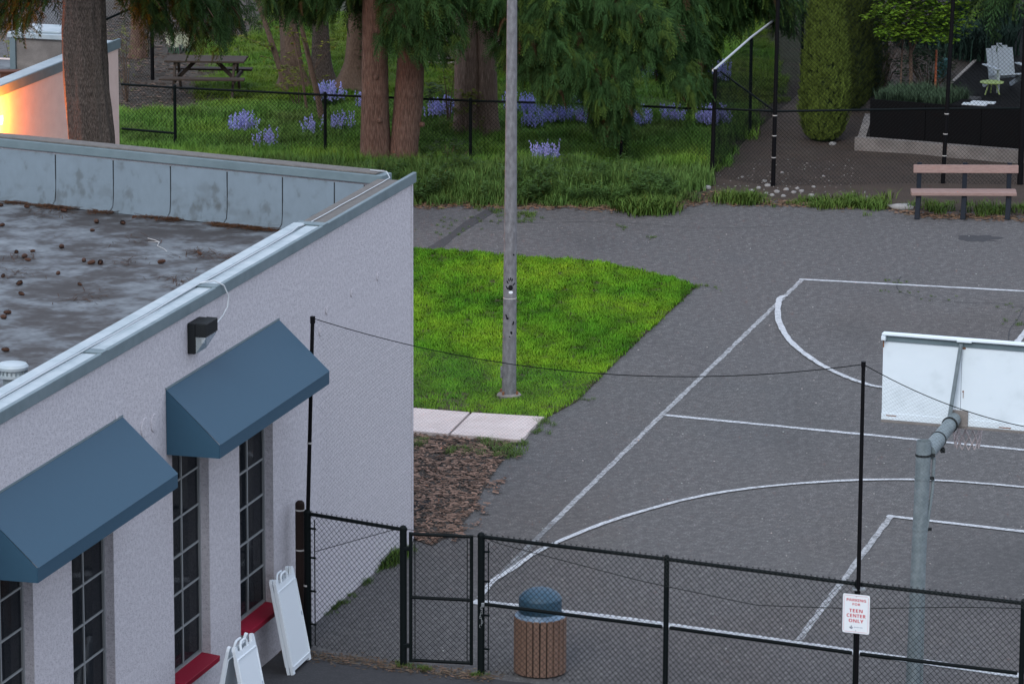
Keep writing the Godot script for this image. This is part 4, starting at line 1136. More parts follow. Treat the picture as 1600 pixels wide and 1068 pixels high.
func weed_mesh() -> ArrayMesh:
	var q := RandomNumberGenerator.new(); q.seed = 44
	var b := MB.new()
	for k in 7:
		var an := q.randf() * TAU
		var d := Vector3(cos(an), 0, sin(an))
		var h := q.randf_range(0.18, 0.36)
		var p := d * q.randf_range(0, 0.08)
		for j in 7:
			var y := h * (j + 1) / 7.0
			var a2 := q.randf() * TAU
			var e := Vector3(cos(a2), 0.25, sin(a2)).normalized()
			var s := Vector3(-e.z, 0, e.x).normalized()
			var o := p + Vector3.UP * y + d * y * 0.4
			var l := 0.085 * (1.2 - 0.5 * j / 7.0); var w := 0.022
			var br := q.randf_range(0.7, 1.3); b.col = Color(br, br, br)
			var nn := (Vector3.UP + e * 0.2).normalized()
			b.t3(o, o + e * l * 0.5 + s * w, o + e * l, nn, nn, nn)
			b.t3(o, o + e * l, o + e * l * 0.5 - s * w, nn, nn, nn)
	return b.mesh()

func bluebell_mesh(sd: int, spikes: int, rad: float) -> ArrayMesh:
	var q := RandomNumberGenerator.new(); q.seed = sd
	var b := MB.new()
	for k in spikes:
		var an := q.randf() * TAU; var rd := sqrt(q.randf()) * rad
		var p := Vector3(cos(an) * rd * 1.2, 0, sin(an) * rd)
		var h := q.randf_range(0.30, 0.50)
		var dir := Vector3(q.randf_range(-1, 1), 0, q.randf_range(-1, 1)) * 0.08
		for j in 9:
			var u := 0.45 + 0.55 * j / 8.0
			var o := p + Vector3.UP * h * u + dir * u + Vector3(q.randf_range(-1, 1), q.randf_range(-0.6, 0.6), q.randf_range(-1, 1)) * 0.024
			var s := q.randf_range(0.013, 0.022)
			var br := q.randf_range(0.75, 1.3)
			b.col = Color(0.38 * br, 0.39 * br, 0.76 * br)
			var a2 := q.randf() * TAU
			var e := Vector3(cos(a2), 0, sin(a2)) * s
			var f := Vector3(-e.z, 0, e.x)
			var tp := o + Vector3.UP * s * 1.1; var bt := o - Vector3.UP * s * 0.9
			for r in [[e, f], [f, -e], [-e, -f], [-f, e]]:
				var nn: Vector3 = (r[0] + r[1]).normalized()
				b.t3(tp, bt + r[0], bt + r[1], (nn + Vector3.UP * 0.4).normalized(), nn, nn)
	return b.mesh()

func build_flowers() -> void:
	var F := [
		[-5.18, -33.62, 0.26, 34, "large bluebell clump in the grass below the picnic table"],
		[-4.65, -31.83, 0.22, 14, "sparse bluebell clump just above the hall's back parapet"],
		[-3.67, -37.19, 0.32, 34, "broad bluebell clump just behind the rail at the post left of the twin cedar"],
		[-3.27, -33.66, 0.20, 12, "small pale bluebell clump in grass between fence post and twin cedar"],
		[-2.92, -36.22, 0.20, 18, "bluebell clump half hidden by the left cedar trunk"],
		[-1.39, -35.14, 0.30, 30, "bluebell clump right beside the twin cedar trunk"],
		[-1.13, -35.90, 0.26, 26, "bluebell clump against the left side of the ridged cedar trunk"],
		[0.17, -35.77, 0.32, 36, "bluebell clump just right of the lamp post at rail height"],
		[0.42, -34.32, 0.24, 22, "bluebell clump low in the grass right of the lamp post below the rail"],
		[0.88, -34.83, 0.36, 56, "dense bluebell clump in the middle of the long bluebell bank"],
		[1.25, -36.32, 0.30, 40, "bluebell clump topping the bank behind the rail under the cedar boughs"],
		[1.50, -34.48, 0.30, 44, "bluebell clump left of the lowest hanging cedar bough"],
		[0.58, -30.34, 0.24, 26, "lone bluebell clump low on the near bank by the weeds"],
		[1.80, -38.25, 0.22, 20, "narrow bluebell clump rising behind the cedar boughs"],
		[2.41, -34.51, 0.26, 30, "bluebell clump right of the lowest hanging cedar bough"],
		[3.03, -40.53, 0.38, 46, "farthest large bluebell clump framed by the cedar boughs"],
		[3.12, -34.67, 0.18, 18, "small round bluebell clump alone in the open grass"],
		[3.85, -34.68, 0.32, 42, "bluebell clump behind the tall corner fence post"],
		[4.25, -39.90, 0.26, 26, "bluebell clump beyond the top of the corner fence post"],
		[-3.87, -33.29, 0.16, 8, "few bluebells beside the leaning sapling"],
	]
	var gm := tuft(30, 0.16, 0.24, 0.009, 0.9, 9)
	var k := 0
	for f in F:
		var o := thing("bluebell_clump", f[4], "flowers", Vector3(f[0], yard_h(f[0], f[1]), f[1]), rr(0, TAU), "bluebells in the yard grass")
		mi("flowers", bluebell_mesh(100 + k, int(f[3] * 1.5), f[2]), M.petal, o).set_meta("kind", "stuff")
		var lm := multi("leaves", gm, M.leaf, [Transform3D(Basis(Vector3.UP, 1.0), Vector3(0.1, 0, 0)), Transform3D(Basis(Vector3.UP, 2.5), Vector3(-0.12, 0, 0.05)), Transform3D(Basis(Vector3.UP, 4.0), Vector3(0, 0, -0.1)), Transform3D.IDENTITY], [gcol(0.05, 0.11, 0.03), gcol(0.05, 0.11, 0.03), gcol(0.06, 0.12, 0.03), gcol(0.05, 0.1, 0.03)], o)
		lm.remove_meta("kind")
		k += 1
	# white narcissus clump far back
	var w := thing("white_flowers", "pale white flowering clump on the bark ground behind the picnic table", "flowers", Vector3(-7.15, 0.04, -44.0))
	mi("flowers", bluebell_mesh(77, 40, 0.26), plain("white_petal", 0.55, 0.57, 0.42, 0.8), w).set_meta("kind", "stuff")
	mi("leaves", tuft(60, 0.3, 0.2, 0.012, 0.9, 12), plain("leaf_dark", 0.04, 0.10, 0.05, 0.7), w)

# ---------------------------------------------------------------- fence along the bank, tall fence on the right
func build_far_fence() -> void:
	var f := thing("yard_fence", "low black chain link fence with top rail along the grassy bank", "fence")
	var P := [Vector3(-7.4, 0, -32.35), Vector3(-6.36, 0, -31.98), Vector3(-3.5, 0, -31.2), Vector3(-0.785, 0, -30.62), Vector3(2.0, 0, -30.2), Vector3(3.66, 0, -29.75)]
	var ry := 1.25
	for k in range(1, P.size() - 1): fence_post(f, P[k], ry + (0.03 if k != 4 else -0.52), 0.030, M.black_vinyl)
	for k in P.size() - 1:
		var b := MB.new(); b.rod(P[k] + Vector3.UP * ry, P[k + 1] + Vector3.UP * ry, 0.021, 8)
		part("top_rail", b, M.black_vinyl, f)
		b = MB.new(); chain(b, P[k], P[k + 1], 0.05, ry + 0.03, 0.075, 0.0026)
		part("chain_mesh", b, M.black_vinyl, f).set_meta("kind", "stuff")
	var b2 := MB.new(); b2.rod(P[0] + Vector3.UP * 0.40, P[1] + Vector3.UP * 0.38, 0.022, 8); part("low_rail", b2, M.black_vinyl, f)
	# tall fence behind the bench
	var g := thing("tall_fence", "tall black chain link fence with mid rail behind the bench", "fence")
	var Q := [Vector3(3.64, 0, -29.4), Vector3(4.72, 0, -28.7), Vector3(7.82, 0, -28.95), Vector3(9.22, 0, -28.9), Vector3(12.0, 0, -28.8)]
	var hts := [2.05, 3.9, 3.9, 3.9, 3.9]
	for k in Q.size():
		var b := MB.new()
		var lean := Vector3(0.12, 0, 0) if k == 2 else Vector3(0.04, 0, 0)
		b.tube([Vector3(0, -0.05, 0), lean + Vector3.UP * float(hts[k])], [0.04 if k != 3 else 0.055, 0.036 if k != 3 else 0.055], 12, true)
		part("post", b, M.black_post, g).position = Q[k]
		if k in [1, 2]:
			for y in [0.55, 0.95, 1.32]:
				b = MB.new(); b.rod(Q[k] + lean * (y / 3.9) + Vector3(0, y, 0.0), Q[k] + lean * (y / 3.9) + Vector3(0, y + 0.015, 0), 0.043, 12); part("strap", b, M.band_pale, g)
	for k in Q.size() - 1:
		var y0 := [1.33, 1.40, 1.42, 1.44][k] as float
		var b := MB.new(); b.rod(Q[k] + Vector3.UP * y0, Q[k + 1] + Vector3.UP * ([1.40, 1.42, 1.44, 1.46][k] as float), 0.02, 8)
		part("mid_rail", b, M.black_vinyl, g)
		b = MB.new(); chain(b, Q[k], Q[k + 1], 0.04, 2.0 if k == 0 else 3.85, 0.075, 0.0026)
		part("chain_mesh", b, M.black_vinyl, g).set_meta("kind", "stuff")
	# fence running away from the corner post
	var w := thing("side_fence", "chain link fence with bright top rail running back from the corner post", "fence")
	var R := [Vector3(3.64, 0, -29.45), Vector3(4.57, 0, -33.9), Vector3(5.9, 0, -39.2), Vector3(7.6, 0, -46.0)]
	for k in R.size():
		if k > 0: fence_post(w, R[k], 1.95, 0.032, M.black_vinyl, false)
		if k + 1 < R.size():
			var b := MB.new(); b.rod(R[k] + Vector3.UP * (2.02 if k == 0 else 1.96), R[k + 1] + Vector3.UP * 1.96, 0.022, 8); part("top_rail", b, M.steel_rail, w)
			b = MB.new(); chain(b, R[k], R[k + 1], 0.04, 1.94, 0.075, 0.0026); part("chain_mesh", b, M.black_vinyl, w).set_meta("kind", "stuff")
	b2 = MB.new(); b2.rod(Vector3(3.78, 1.98, -29.6), Vector3(4.70, 1.42, -28.72), 0.019, 8); part("brace", b2, M.black_vinyl, w)
	# fence at the road, top left
	var r := thing("road_fence", "black chain link fence with sloping rail at the upper left behind the big trunk", "fence")
	var S := [Vector3(-9.78, 0, -36.0), Vector3(-9.72, 0, -38.0), Vector3(-7.46, 0, -40.3)]
	for k in 2: fence_post(r, S[k], 2.9, 0.055 if k == 0 else 0.035, M.black_post, false)
	fence_post(r, S[2], 1.7, 0.04, M.black_post, false)
	b2 = MB.new(); b2.rod(Vector3(-9.72, 0.95, -38.0), Vector3(-7.46, 1.72, -40.3), 0.026, 8); part("sloping_rail", b2, M.black_vinyl, r)
	b2 = MB.new(); b2.rod(Vector3(-9.75, 1.7, -36.6), Vector3(-9.3, 2.1, -38.4), 0.02, 8); part("brace", b2, M.black_vinyl, r)
	b2 = MB.new(); chain(b2, S[1], S[2], 0.05, 2.6, 0.075, 0.0026); part("chain_mesh", b2, M.black_vinyl, r).set_meta("kind", "stuff")

# ---------------------------------------------------------------- trees
func trunk(b: MB, pts: Array, rad: Array, sides := 26, ridge := 0.10, ph := 0.0, flare := 0.35) -> void:
	# densify
	var P := []; var R := []
	for k in pts.size() - 1:
		var n := maxi(2, int((pts[k + 1] - pts[k]).length() / 0.14))
		for i in n:
			var t := float(i) / n
			P.append((pts[k] as Vector3).lerp(pts[k + 1], t)); R.append(lerpf(rad[k], rad[k + 1], t))
	P.append(pts[-1]); R.append(rad[-1])
	var G := []
	for i in P.size():
		var ring := []
		var y: float = P[i].y
		var fl := 1.0 + flare * exp(-maxf(y, 0.0) / 0.28)
		for s in sides:
			var an := TAU * s / sides
			var d := Vector3(cos(an), 0, sin(an))
			var n := nz.get_noise_3d(cos(an) * 2.6 + ph, y * 0.35, sin(an) * 2.6) * ridge * 1.6 + nz.get_noise_3d(cos(an) * 6.0 + ph, y * 0.8, sin(an) * 6.0) * ridge * 0.8
			if flare > 0.3: n += 0.5 * (fl - 1.0) * sin(an * 5.0 + ph)
			ring.append(P[i] + d * float(R[i]) * (fl + n))
		G.append(ring)
	var N := []
	for i in P.size():
		var rn := []
		for s in sides:
			var a: Vector3 = G[mini(i + 1, P.size() - 1)][s] - G[maxi(i - 1, 0)][s]
			var c: Vector3 = G[i][(s + 1) % sides] - G[i][(s + sides - 1) % sides]
			var nn := a.cross(c).normalized()
			if nn.dot(G[i][s] - P[i]) < 0: nn = -nn
			rn.append(nn)
		N.append(rn)
	for i in P.size() - 1:
		for s in sides:
			var s2 := (s + 1) % sides
			b.t3(G[i][s], G[i][s2], G[i + 1][s2], N[i][s], N[i][s2], N[i + 1][s2])
			b.t3(G[i][s], G[i + 1][s2], G[i + 1][s], N[i][s], N[i + 1][s2], N[i + 1][s])

func frond(sd: int) -> ArrayMesh:   # a drooping flat cedar spray, about 0.5 m, starts along +z and bends down
	var q := RandomNumberGenerator.new(); q.seed = sd
	var b := MB.new()
	var n := 9
	var prev := Vector3.ZERO
	for k in n:
		var t := (k + 1.0) / n
		var p := Vector3(q.randf_range(-0.01, 0.01), -0.34 * t * t - 0.03 * t, 0.30 * t)
		var ax := (p - prev).normalized()
		var sw := 0.004
		b.col = Color(0.6, 0.5, 0.4)
		b.t3(prev - Vector3.RIGHT * sw, prev + Vector3.RIGHT * sw, p, Vector3.UP, Vector3.UP, Vector3.UP)
		for s in [-1.0, 1.0]:
			var l := (0.20 * (1.0 - t * 0.75) + 0.035) * q.randf_range(0.8, 1.15)
			var dir = (Vector3.RIGHT * s * 0.75 + ax * 0.75 + Vector3.DOWN * q.randf_range(0.1, 0.4)).normalized()
			var br := q.randf_range(0.7, 1.15) * (0.85 + 0.35 * t)
			b.col = Color(br, br, br)
			leaf_blade(b, p, dir, ax, l, 0.0075)
			for m in 3:
				var u := 0.25 + 0.25 * m
				for s2 in [-1.0, 1.0]:
					var side = dir.cross(Vector3.UP).normalized() * s2
					var d2 = (dir * 0.8 + side * 0.7 + Vector3.DOWN * 0.25).normalized()
					leaf_blade(b, p + dir * l * u, d2, ax, l * 0.5 * (1.1 - u * 0.6), 0.0060)
		prev = p
	return b.mesh()
func leaf_blade(b: MB, o: Vector3, d: Vector3, ax: Vector3, l: float, w: float) -> void:
	var s := d.cross(Vector3.UP)
	if s.length() < 0.05: s = ax.cross(d)
	s = s.normalized() * w
	var nn := s.cross(d).normalized()
	if nn.y < 0: nn = -nn
	var m := o + d * l * 0.45
	var tp := o + d * l + Vector3.DOWN * l * 0.12
	b.t3(o, m + s, tp, nn, nn, nn)
	b.t3(o, tp, m - s, nn, nn, nn)

func bough(br: MB, xf: Array, cs: Array, a: Vector3, tip: Vector3, dens: float, tone: float, fs := 1.0, brown := 0.0) -> void:
	# a limb that leaves the trunk rising, arches over and hangs to its tip; sprays along its outer part
	var mid := a.lerp(tip, 0.55); mid.y = maxf(a.y, tip.y) + 0.25
	var pts := []; var rd := []
	var n := 12
	for k in n + 1:
		var t := float(k) / n
		var p := a.lerp(mid, t).lerp(mid.lerp(tip, t), t)
		pts.append(p); rd.append(lerpf(0.03, 0.006, t))
	br.tube(pts, rd, 5, false)
	var L := a.distance_to(tip)
	var cnt := int(L * dens) + 6
	for k in cnt:
		var t := 0.25 + 0.78 * sqrt(rng.randf())
		var f := clampf(t, 0, 1) * n; var i := mini(int(f), n - 1)
		var p: Vector3 = (pts[i] as Vector3).lerp(pts[i + 1], f - i)
		var dir: Vector3 = pts[i + 1] - pts[i]; dir.y = 0
		if dir.length() < 0.01: dir = Vector3(rr(-1, 1), 0, rr(-1, 1))
		var yaw := atan2(dir.x, dir.z) + rng.randfn(0, 0.85)
		var s := fs * rr(0.55, 1.1)
		p += Vector3(rng.randfn(0, 0.13), rng.randfn(-0.02, 0.10), rng.randfn(0, 0.13))
		var bs := Basis(Vector3.UP, yaw) * Basis(Vector3.RIGHT, rr(-0.25, 0.75)) * Basis(Vector3.BACK, rr(-0.5, 0.5))
		xf.append(Transform3D(bs.scaled(Vector3(s, s, s)), p))
		var v := tone * rr(0.6, 1.35)
		var c := Color(0.052 * v, 0.115 * v, 0.034 * v)
		if rng.randf() < 0.22: c = Color(0.090 * v, 0.150 * v, 0.030 * v)
		if rng.randf() < 0.025 + brown: c = Color(0.10 * v, 0.055 * v, 0.030 * v)
		cs.append(c)

func crown(t: Node3D, base: Vector3, tips: Array, from_y: Array, dens: float, tone: float, top: float, spread: float, lowest: float, fm: Mesh) -> void:
	var br := MB.new(); var xf := []; var cs := []
	for q in tips:
		var tip := Vector3(q[0], q[1] + 0.24, q[2])
		var a := base + Vector3(0, maxf(tip.y + rr(0.3, 1.2), rr(from_y[0], from_y[1])), 0)
		bough(br, xf, cs, a - base, tip - base, dens * 1.5, tone * 0.75, 0.85, 0.20 if tip.x > 2.9 and tip.x < 3.5 and tip.y < 1.6 else 0.0)
	# the crown that goes on above the picture
	var y := lowest
	while y < top:
		var k := 1.0 - (y - lowest) / (top - lowest)
		for j in 5:
			var an := rng.randf() * TAU
			var r := spread * (0.35 + 0.65 * k) * rr(0.7, 1.1)
			bough(br, xf, cs, Vector3(0, y + rr(0, 0.3), 0), Vector3(cos(an) * r, y - rr(0.3, 0.9), sin(an) * r), dens * 0.30, tone, 1.8)
		y += 0.55
	part("branches", br, M.bark_brown, t)
	multi("foliage", fm, M.conifer, xf, cs, t)

const TIPS1 := [[-8.79, 4.11, -21.41], [-8.28, 4.12, -20.64], [-8.13, 4.0, -21.08], [-7.75, 4.25, -20.49], [-7.48, 4.46, -20.44], [-6.06, 4.05, -21.84], [-5.86, 3.87, -21.97], [-5.46, 4.01, -19.91], [-5.34, 4.02, -21.35], [-5.12, 3.68, -21.41], [-4.7, 4.1, -19.51], [-4.56, 3.95, -20.82], [-4.41, 4.4, -19.91], [-4.88, 4.31, -20.81], [-5.32, 4.42, -20.4], [-5.98, 4.51, -21.62], [-5.06, 4.79, -20.41]]
const TIPS2 := [[-4.57, 3.25, -29.76], [-4.37, 2.98, -30.45], [-4.06, 2.93, -30.02], [-3.83, 2.85, -30.16], [-3.65, 2.6, -31.37], [-3.35, 2.99, -29.98], [-3.02, 3.18, -30.32], [-2.86, 2.74, -30.9]]
const TIPS3 := [[-2.21, 2.34, -29.51], [-1.97, 2.58, -29.33], [-1.71, 2.34, -29.51], [-1.51, 2.28, -29.29], [-1.31, 2.23, -29.87], [-1.13, 2.48, -29.42], [-1.3, 2.85, -29.27], [-1.65, 2.96, -29.33], [-1.9, 2.95, -30.19], [-2.13, 2.89, -30.15], [-0.87, 2.85, -30.06], [-1.18, 3.21, -29.24]]
const TIPS4 := [[-0.2, 2.06, -30.61], [-0.02, 2.49, -30.13], [0.22, 1.83, -30.41], [0.39, 1.66, -30.49], [0.57, 1.69, -29.95], [0.71, 1.45, -29.96], [0.89, 1.58, -29.22], [1.06, 1.61, -29.73], [1.2, 1.94, -29.16], [1.44, 1.56, -29.33], [1.55, 1.44, -29.02], [1.72, 0.9, -29.76], [1.83, 0.55, -30.92], [1.91, 0.97, -29.32], [2.01, 1.43, -29.08], [2.3, 2.11, -29.22], [2.56, 2.19, -29.99], [2.78, 1.96, -29.66], [3.06, 1.56, -30.81], [3.22, 1.53, -29.39], [3.59, 0.35, -35.88], [3.71, 0.64, -35.66], [3.79, 1.17, -35.57], [5.29, 1.84, -36.16], [5.42, 2.16, -35.3], [0.21, 2.41, -30.62], [0.44, 2.35, -29.53], [0.67, 2.5, -29.29], [0.99, 2.03, -31.2], [1.15, 2.53, -29.89], [1.4, 2.09, -31.2], [1.61, 2.39, -29.65], [1.87, 1.84, -30.54], [2.07, 2.63, -29.27], [2.29, 2.9, -29.04], [2.55, 2.74, -30.14], [2.75, 2.67, -29.0], [3.04, 2.55, -30.59], [3.3, 2.11, -31.12], [3.64, 1.82, -35.83], [3.87, 1.71, -35.38], [4.18, 1.74, -36.8], [4.47, 1.84, -36.16], [4.81, 2.03, -36.56], [-0.26, 2.6, -30.94], [0.33, 2.81, -31.2], [0.79, 3.09, -29.3], [1.27, 2.9, -30.58], [1.71, 3.12, -29.1], [2.17, 3.22, -29.24], [2.68, 3.05, -30.43], [3.14, 3.08, -30.24], [3.77, 2.24, -36.02], [4.27, 2.25, -35.97], [4.95, 2.24, -36.98], [-0.49, 2.98, -30.01]]

func build_trees() -> void:
	var fm := frond(21)
	# big trunk between the buildings
	var p := Vector3(-6.78, 0, -20.0)
	var t := thing("fir_tree", "massive grey brown trunk rising before the peach building with dark drooping boughs", "tree", p)
	var b := MB.new()
	trunk(b, [Vector3(0, 0, 0), Vector3(0.0, 2.2, 0), Vector3(-0.04, 3.0, 0), Vector3(-0.09, 3.75, 0), Vector3(-0.09, 4.6, 0), Vector3(-0.1, 9.0, 0), Vector3(-0.1, 13.0, 0)], [0.41, 0.375, 0.365, 0.355, 0.325, 0.22, 0.06], 44, 0.11, 1.0, 0.3)
	part("trunk", b, M.bark_grey, t)
	for q in [[-0.33, 3.86, 0.10, 0.11], [-0.30, 2.9, 0.16, 0.07], [0.02, 3.2, 0.33, 0.05], [0.12, 2.6, 0.32, 0.05]]:
		b = MB.new(); b.lathe([[0.0, -0.9], [0.6, -0.7], [1.0, 0.0], [0.75, 0.6], [0.0, 0.9]].map(func(r): return [r[0] * q[3], r[1] * q[3] * 1.6]), 10, Vector3(q[0], q[1], q[2])); part("knot", b, M.bark_grey, t)
	crown(t, p, TIPS1, [5.0, 5.8], 24.0, 0.62, 13.0, 3.0, 7.4, fm)
	# twin cedar
	p = Vector3(-2.30, 0, -30.45)
	t = thing("cedar_tree", "twin trunked reddish cedar standing behind the hall corner, left of the lamp post", "tree", p)
	b = MB.new(); trunk(b, [Vector3(-0.24, -0.05, 0), Vector3(-0.25, 1.0, 0), Vector3(-0.25, 3.2, 0), Vector3(-0.2, 12, 0)], [0.28, 0.255, 0.225, 0.05], 26, 0.06, 4.0, 0.2)
	part("trunk", b, M.bark_red, t)
	b = MB.new(); trunk(b, [Vector3(0.27, -0.05, 0.06), Vector3(0.30, 0.5, 0.05), Vector3(0.37, 1.2, 0.0), Vector3(0.42, 2.2, 0), Vector3(0.42, 3.2, 0), Vector3(0.5, 11, 0)], [0.25, 0.245, 0.265, 0.25, 0.235, 0.05], 26, 0.07, 9.0, 0.2)
	part("trunk", b, M.bark_red, t)
	for q in [[-0.22, 1.75, 0.22], [-0.15, 0.95, 0.24], [0.45, 1.4, 0.22], [0.62, 0.85, 0.10]]:
		b = MB.new(); b.lathe([[0.0, -0.05], [0.05, -0.035], [0.06, 0.0], [0.045, 0.04], [0.0, 0.05]], 10, Vector3(q[0], q[1], q[2])); part("knot", b, M.bark_red, t)
	crown(t, p, TIPS2 + TIPS3, [3.6, 4.4], 40.0, 1.0, 12.0, 2.6, 6.2, fm)
	# ridged cedar behind the fence, with the long drooping boughs to the right
	p = Vector3(-0.72, 0, -33.8)
	t = thing("cedar_tree", "broad ridged cedar behind the fence with long boughs drooping right of the lamp post", "tree", p)
	b = MB.new(); trunk(b, [Vector3(-0.12, -0.05, 0), Vector3(-0.14, 1.0, 0), Vector3(-0.16, 2.2, 0), Vector3(-0.1, 13, 0)], [0.27, 0.25, 0.22, 0.06], 26, 0.12, 14.0, 0.4)
	part("trunk", b, M.bark_pale, t)
	b = MB.new(); trunk(b, [Vector3(0.18, -0.05, 0.05), Vector3(0.20, 1.0, 0.03), Vector3(0.18, 2.2, 0), Vector3(0.1, 10, 0)], [0.25, 0.21, 0.19, 0.05], 22, 0.12, 19.0, 0.4)
	part("trunk", b, M.bark_pale, t)
	crown(t, p, TIPS4, [4.2, 6.0], 44.0, 1.05, 13.0, 3.2, 6.8, fm)
	# trunks at the back of the yard
	var B := [
		["bare brown trunk at the yard back, leftmost of three right of the picnic table", Vector3(-4.52, 0, -39.4), [Vector3(0.06, 0, 0), Vector3(0, 0.6, 0), Vector3(-0.12, 1.9, 0), Vector3(-0.3, 9, 0)], [0.27, 0.21, 0.17, 0.05], "bark_brown"],
		["dark trunk at the yard back, middle of three right of the picnic table", Vector3(-3.95, 0, -39.9), [Vector3(0.02, 0, 0), Vector3(0, 0.6, 0), Vector3(-0.03, 1.9, 0), Vector3(0, 9, 0)], [0.24, 0.19, 0.16, 0.05], "bark_grey"],
		["flared pale trunk at the back of the yard, just left of the twin cedar", Vector3(-3.26, 0, -39.2), [Vector3(-0.06, 0, 0), Vector3(0.02, 0.6, 0), Vector3(0.08, 1.9, 0), Vector3(0.1, 9, 0)], [0.30, 0.20, 0.15, 0.05], "bark_brown"],
		["reddish trunk standing on the bark ground, top left beside the big trunk", Vector3(-8.02, 0, -43.3), [Vector3(0, 0, 0), Vector3(0, 1.3, 0), Vector3(0, 8, 0)], [0.15, 0.125, 0.05], "bark_red"],
	]
	for q in B:
		t = thing("yard_tree", q[0], "tree", q[1], 0.0, "trees at the back of the yard")
		b = MB.new(); trunk(b, q[2], q[3], 18, 0.10, q[1].x * 3.0, 0.5); part("trunk", b, M[q[4]], t)
		crown(t, q[1], [], [3, 4], 20.0, 0.8, 10.0, 2.4, 5.6, fm)
	# leaning saplings
	var S := [
		["thin brown sapling leaning left beside the picnic table", Vector3(-4.60, 0, -38.7), [Vector3(0, 0, 0), Vector3(-0.12, 0.5, 0), Vector3(-0.34, 1.2, 0), Vector3(-0.6, 2.0, 0), Vector3(-0.8, 3.4, 0)], 0.075],
		["thin brown sapling leaning left beside the rail post left of the cedars", Vector3(-3.69, 0, -34.8), [Vector3(0, 0, 0), Vector3(-0.10, 0.6, 0), Vector3(-0.24, 1.2, 0), Vector3(-0.46, 2.2, 0), Vector3(-0.6, 3.4, 0)], 0.072],
		["slender bare stem between the middle trunk and the leaning sapling", Vector3(-4.05, 0, -36.0), [Vector3(0, 0, 0), Vector3(-0.10, 0.8, 0), Vector3(-0.36, 2.0, 0), Vector3(-0.5, 3.0, 0)], 0.03],
	]
	for q in S:
		t = thing("sapling", q[0], "sapling", q[1], 0.0, "saplings in the yard")
		b = MB.new(); var rd := []
		for k in q[2].size(): rd.append(q[3] * (1.0 - 0.13 * k))
		b.tube(q[2], rd, 10, true); part("stem", b, M.bark_brown, t)
		b = MB.new(); var xf := []; var cs := []
		for k in 14:
			var u = rr(0.25, 0.95) * (q[2].size() - 1); var i = mini(int(u), q[2].size() - 2)
			var o: Vector3 = (q[2][i] as Vector3).lerp(q[2][i + 1], u - i)
			var an := rng.randf() * TAU
			var e := o + Vector3(cos(an) * rr(0.3, 0.8), rr(0.1, 0.7), sin(an) * rr(0.2, 0.5))
			b.tube([o, o.lerp(e, 0.5) + Vector3.UP * 0.05, e], [0.009, 0.006, 0.003], 4, false)
			for j in 3:
				xf.append(spot(o.lerp(e, rr(0.5, 1.0)), rr(0.5, 0.9))); cs.append(gcol(0.17, 0.19, 0.03, 0.3))
		part("twigs", b, M.bark_brown, t).set_meta("kind", "stuff")
		multi("leaves", leaf_cluster(31), M.leaf, xf, cs, t)
	# understorey shrubs with fresh yellow green leaves
	var U := [["low yellow green shrub at the foot of the ridged cedar trunk", Vector3(-0.95, 0, -33.3), 0.5, 1.0, 60], ["leafy yellow green shoots climbing the left side of the ridged cedar", Vector3(-1.25, 0, -34.4), 0.22, 1.5, 40], ["yellow green shrub left of the leaning sapling behind the rail", Vector3(-4.3, 0, -37.2), 0.6, 0.8, 50], ["dark leafy shrub between twin cedar and ridged cedar", Vector3(-1.55, 0, -36.5), 0.35, 0.6, 50], ["twiggy shrub before the fence right of the twin cedar", Vector3(-1.2, 0, -29.6), 0.5, 0.7, 40], ["ivy clump on the flared trunk", Vector3(-3.0, 0, -39.0), 0.16, 1.5, 60]]
	for q in U:
		var dark: bool = q[0].begins_with("dark") or q[0].begins_with("ivy") or q[0].begins_with("twiggy")
		shrub(q[0], q[1], q[2], q[3], q[4], Color(0.05, 0.085, 0.03) if dark else Color(0.16, 0.19, 0.03), 0.8)
	shrub("yellow green leafy shoots beside the roof planter, upper left", Vector3(-8.92, 0.0, -29.5), 0.5, 2.6, 130, Color(0.20, 0.21, 0.03), 0.7)
	shrub("straggly yellowish shrub behind the big trunk by the sloping rail", Vector3(-7.75, 0.0, -37.5), 0.45, 1.6, 50, Color(0.16, 0.17, 0.05), 0.6)

func leaf_cluster(sd: int) -> ArrayMesh:
	var q := RandomNumberGenerator.new(); q.seed = sd
	var b := MB.new()
	for k in 9:
		var o := Vector3(q.randf_range(-0.08, 0.08), q.randf_range(-0.05, 0.05), q.randf_range(-0.08, 0.08))
		var an := q.randf() * TAU
		var d := Vector3(cos(an), q.randf_range(-0.5, 0.3), sin(an)).normalized()
		var s := Vector3(-d.z, q.randf_range(-0.3, 0.3), d.x).normalized()
		var l := q.randf_range(0.06, 0.10); var w := l * 0.42
		var br := q.randf_range(0.7, 1.3); b.col = Color(br, br, br)
		var nn := s.cross(d).normalized()
		if nn.y < 0: nn = -nn
		b.t3(o, o + d * l * 0.4 + s * w, o + d * l, nn, nn, nn)
		b.t3(o, o + d * l, o + d * l * 0.4 - s * w, nn, nn, nn)
		b.t3(o, o + d * l * 0.75 + s * w * 0.9, o + d * l * 0.55, nn, nn, nn)
	return b.mesh()
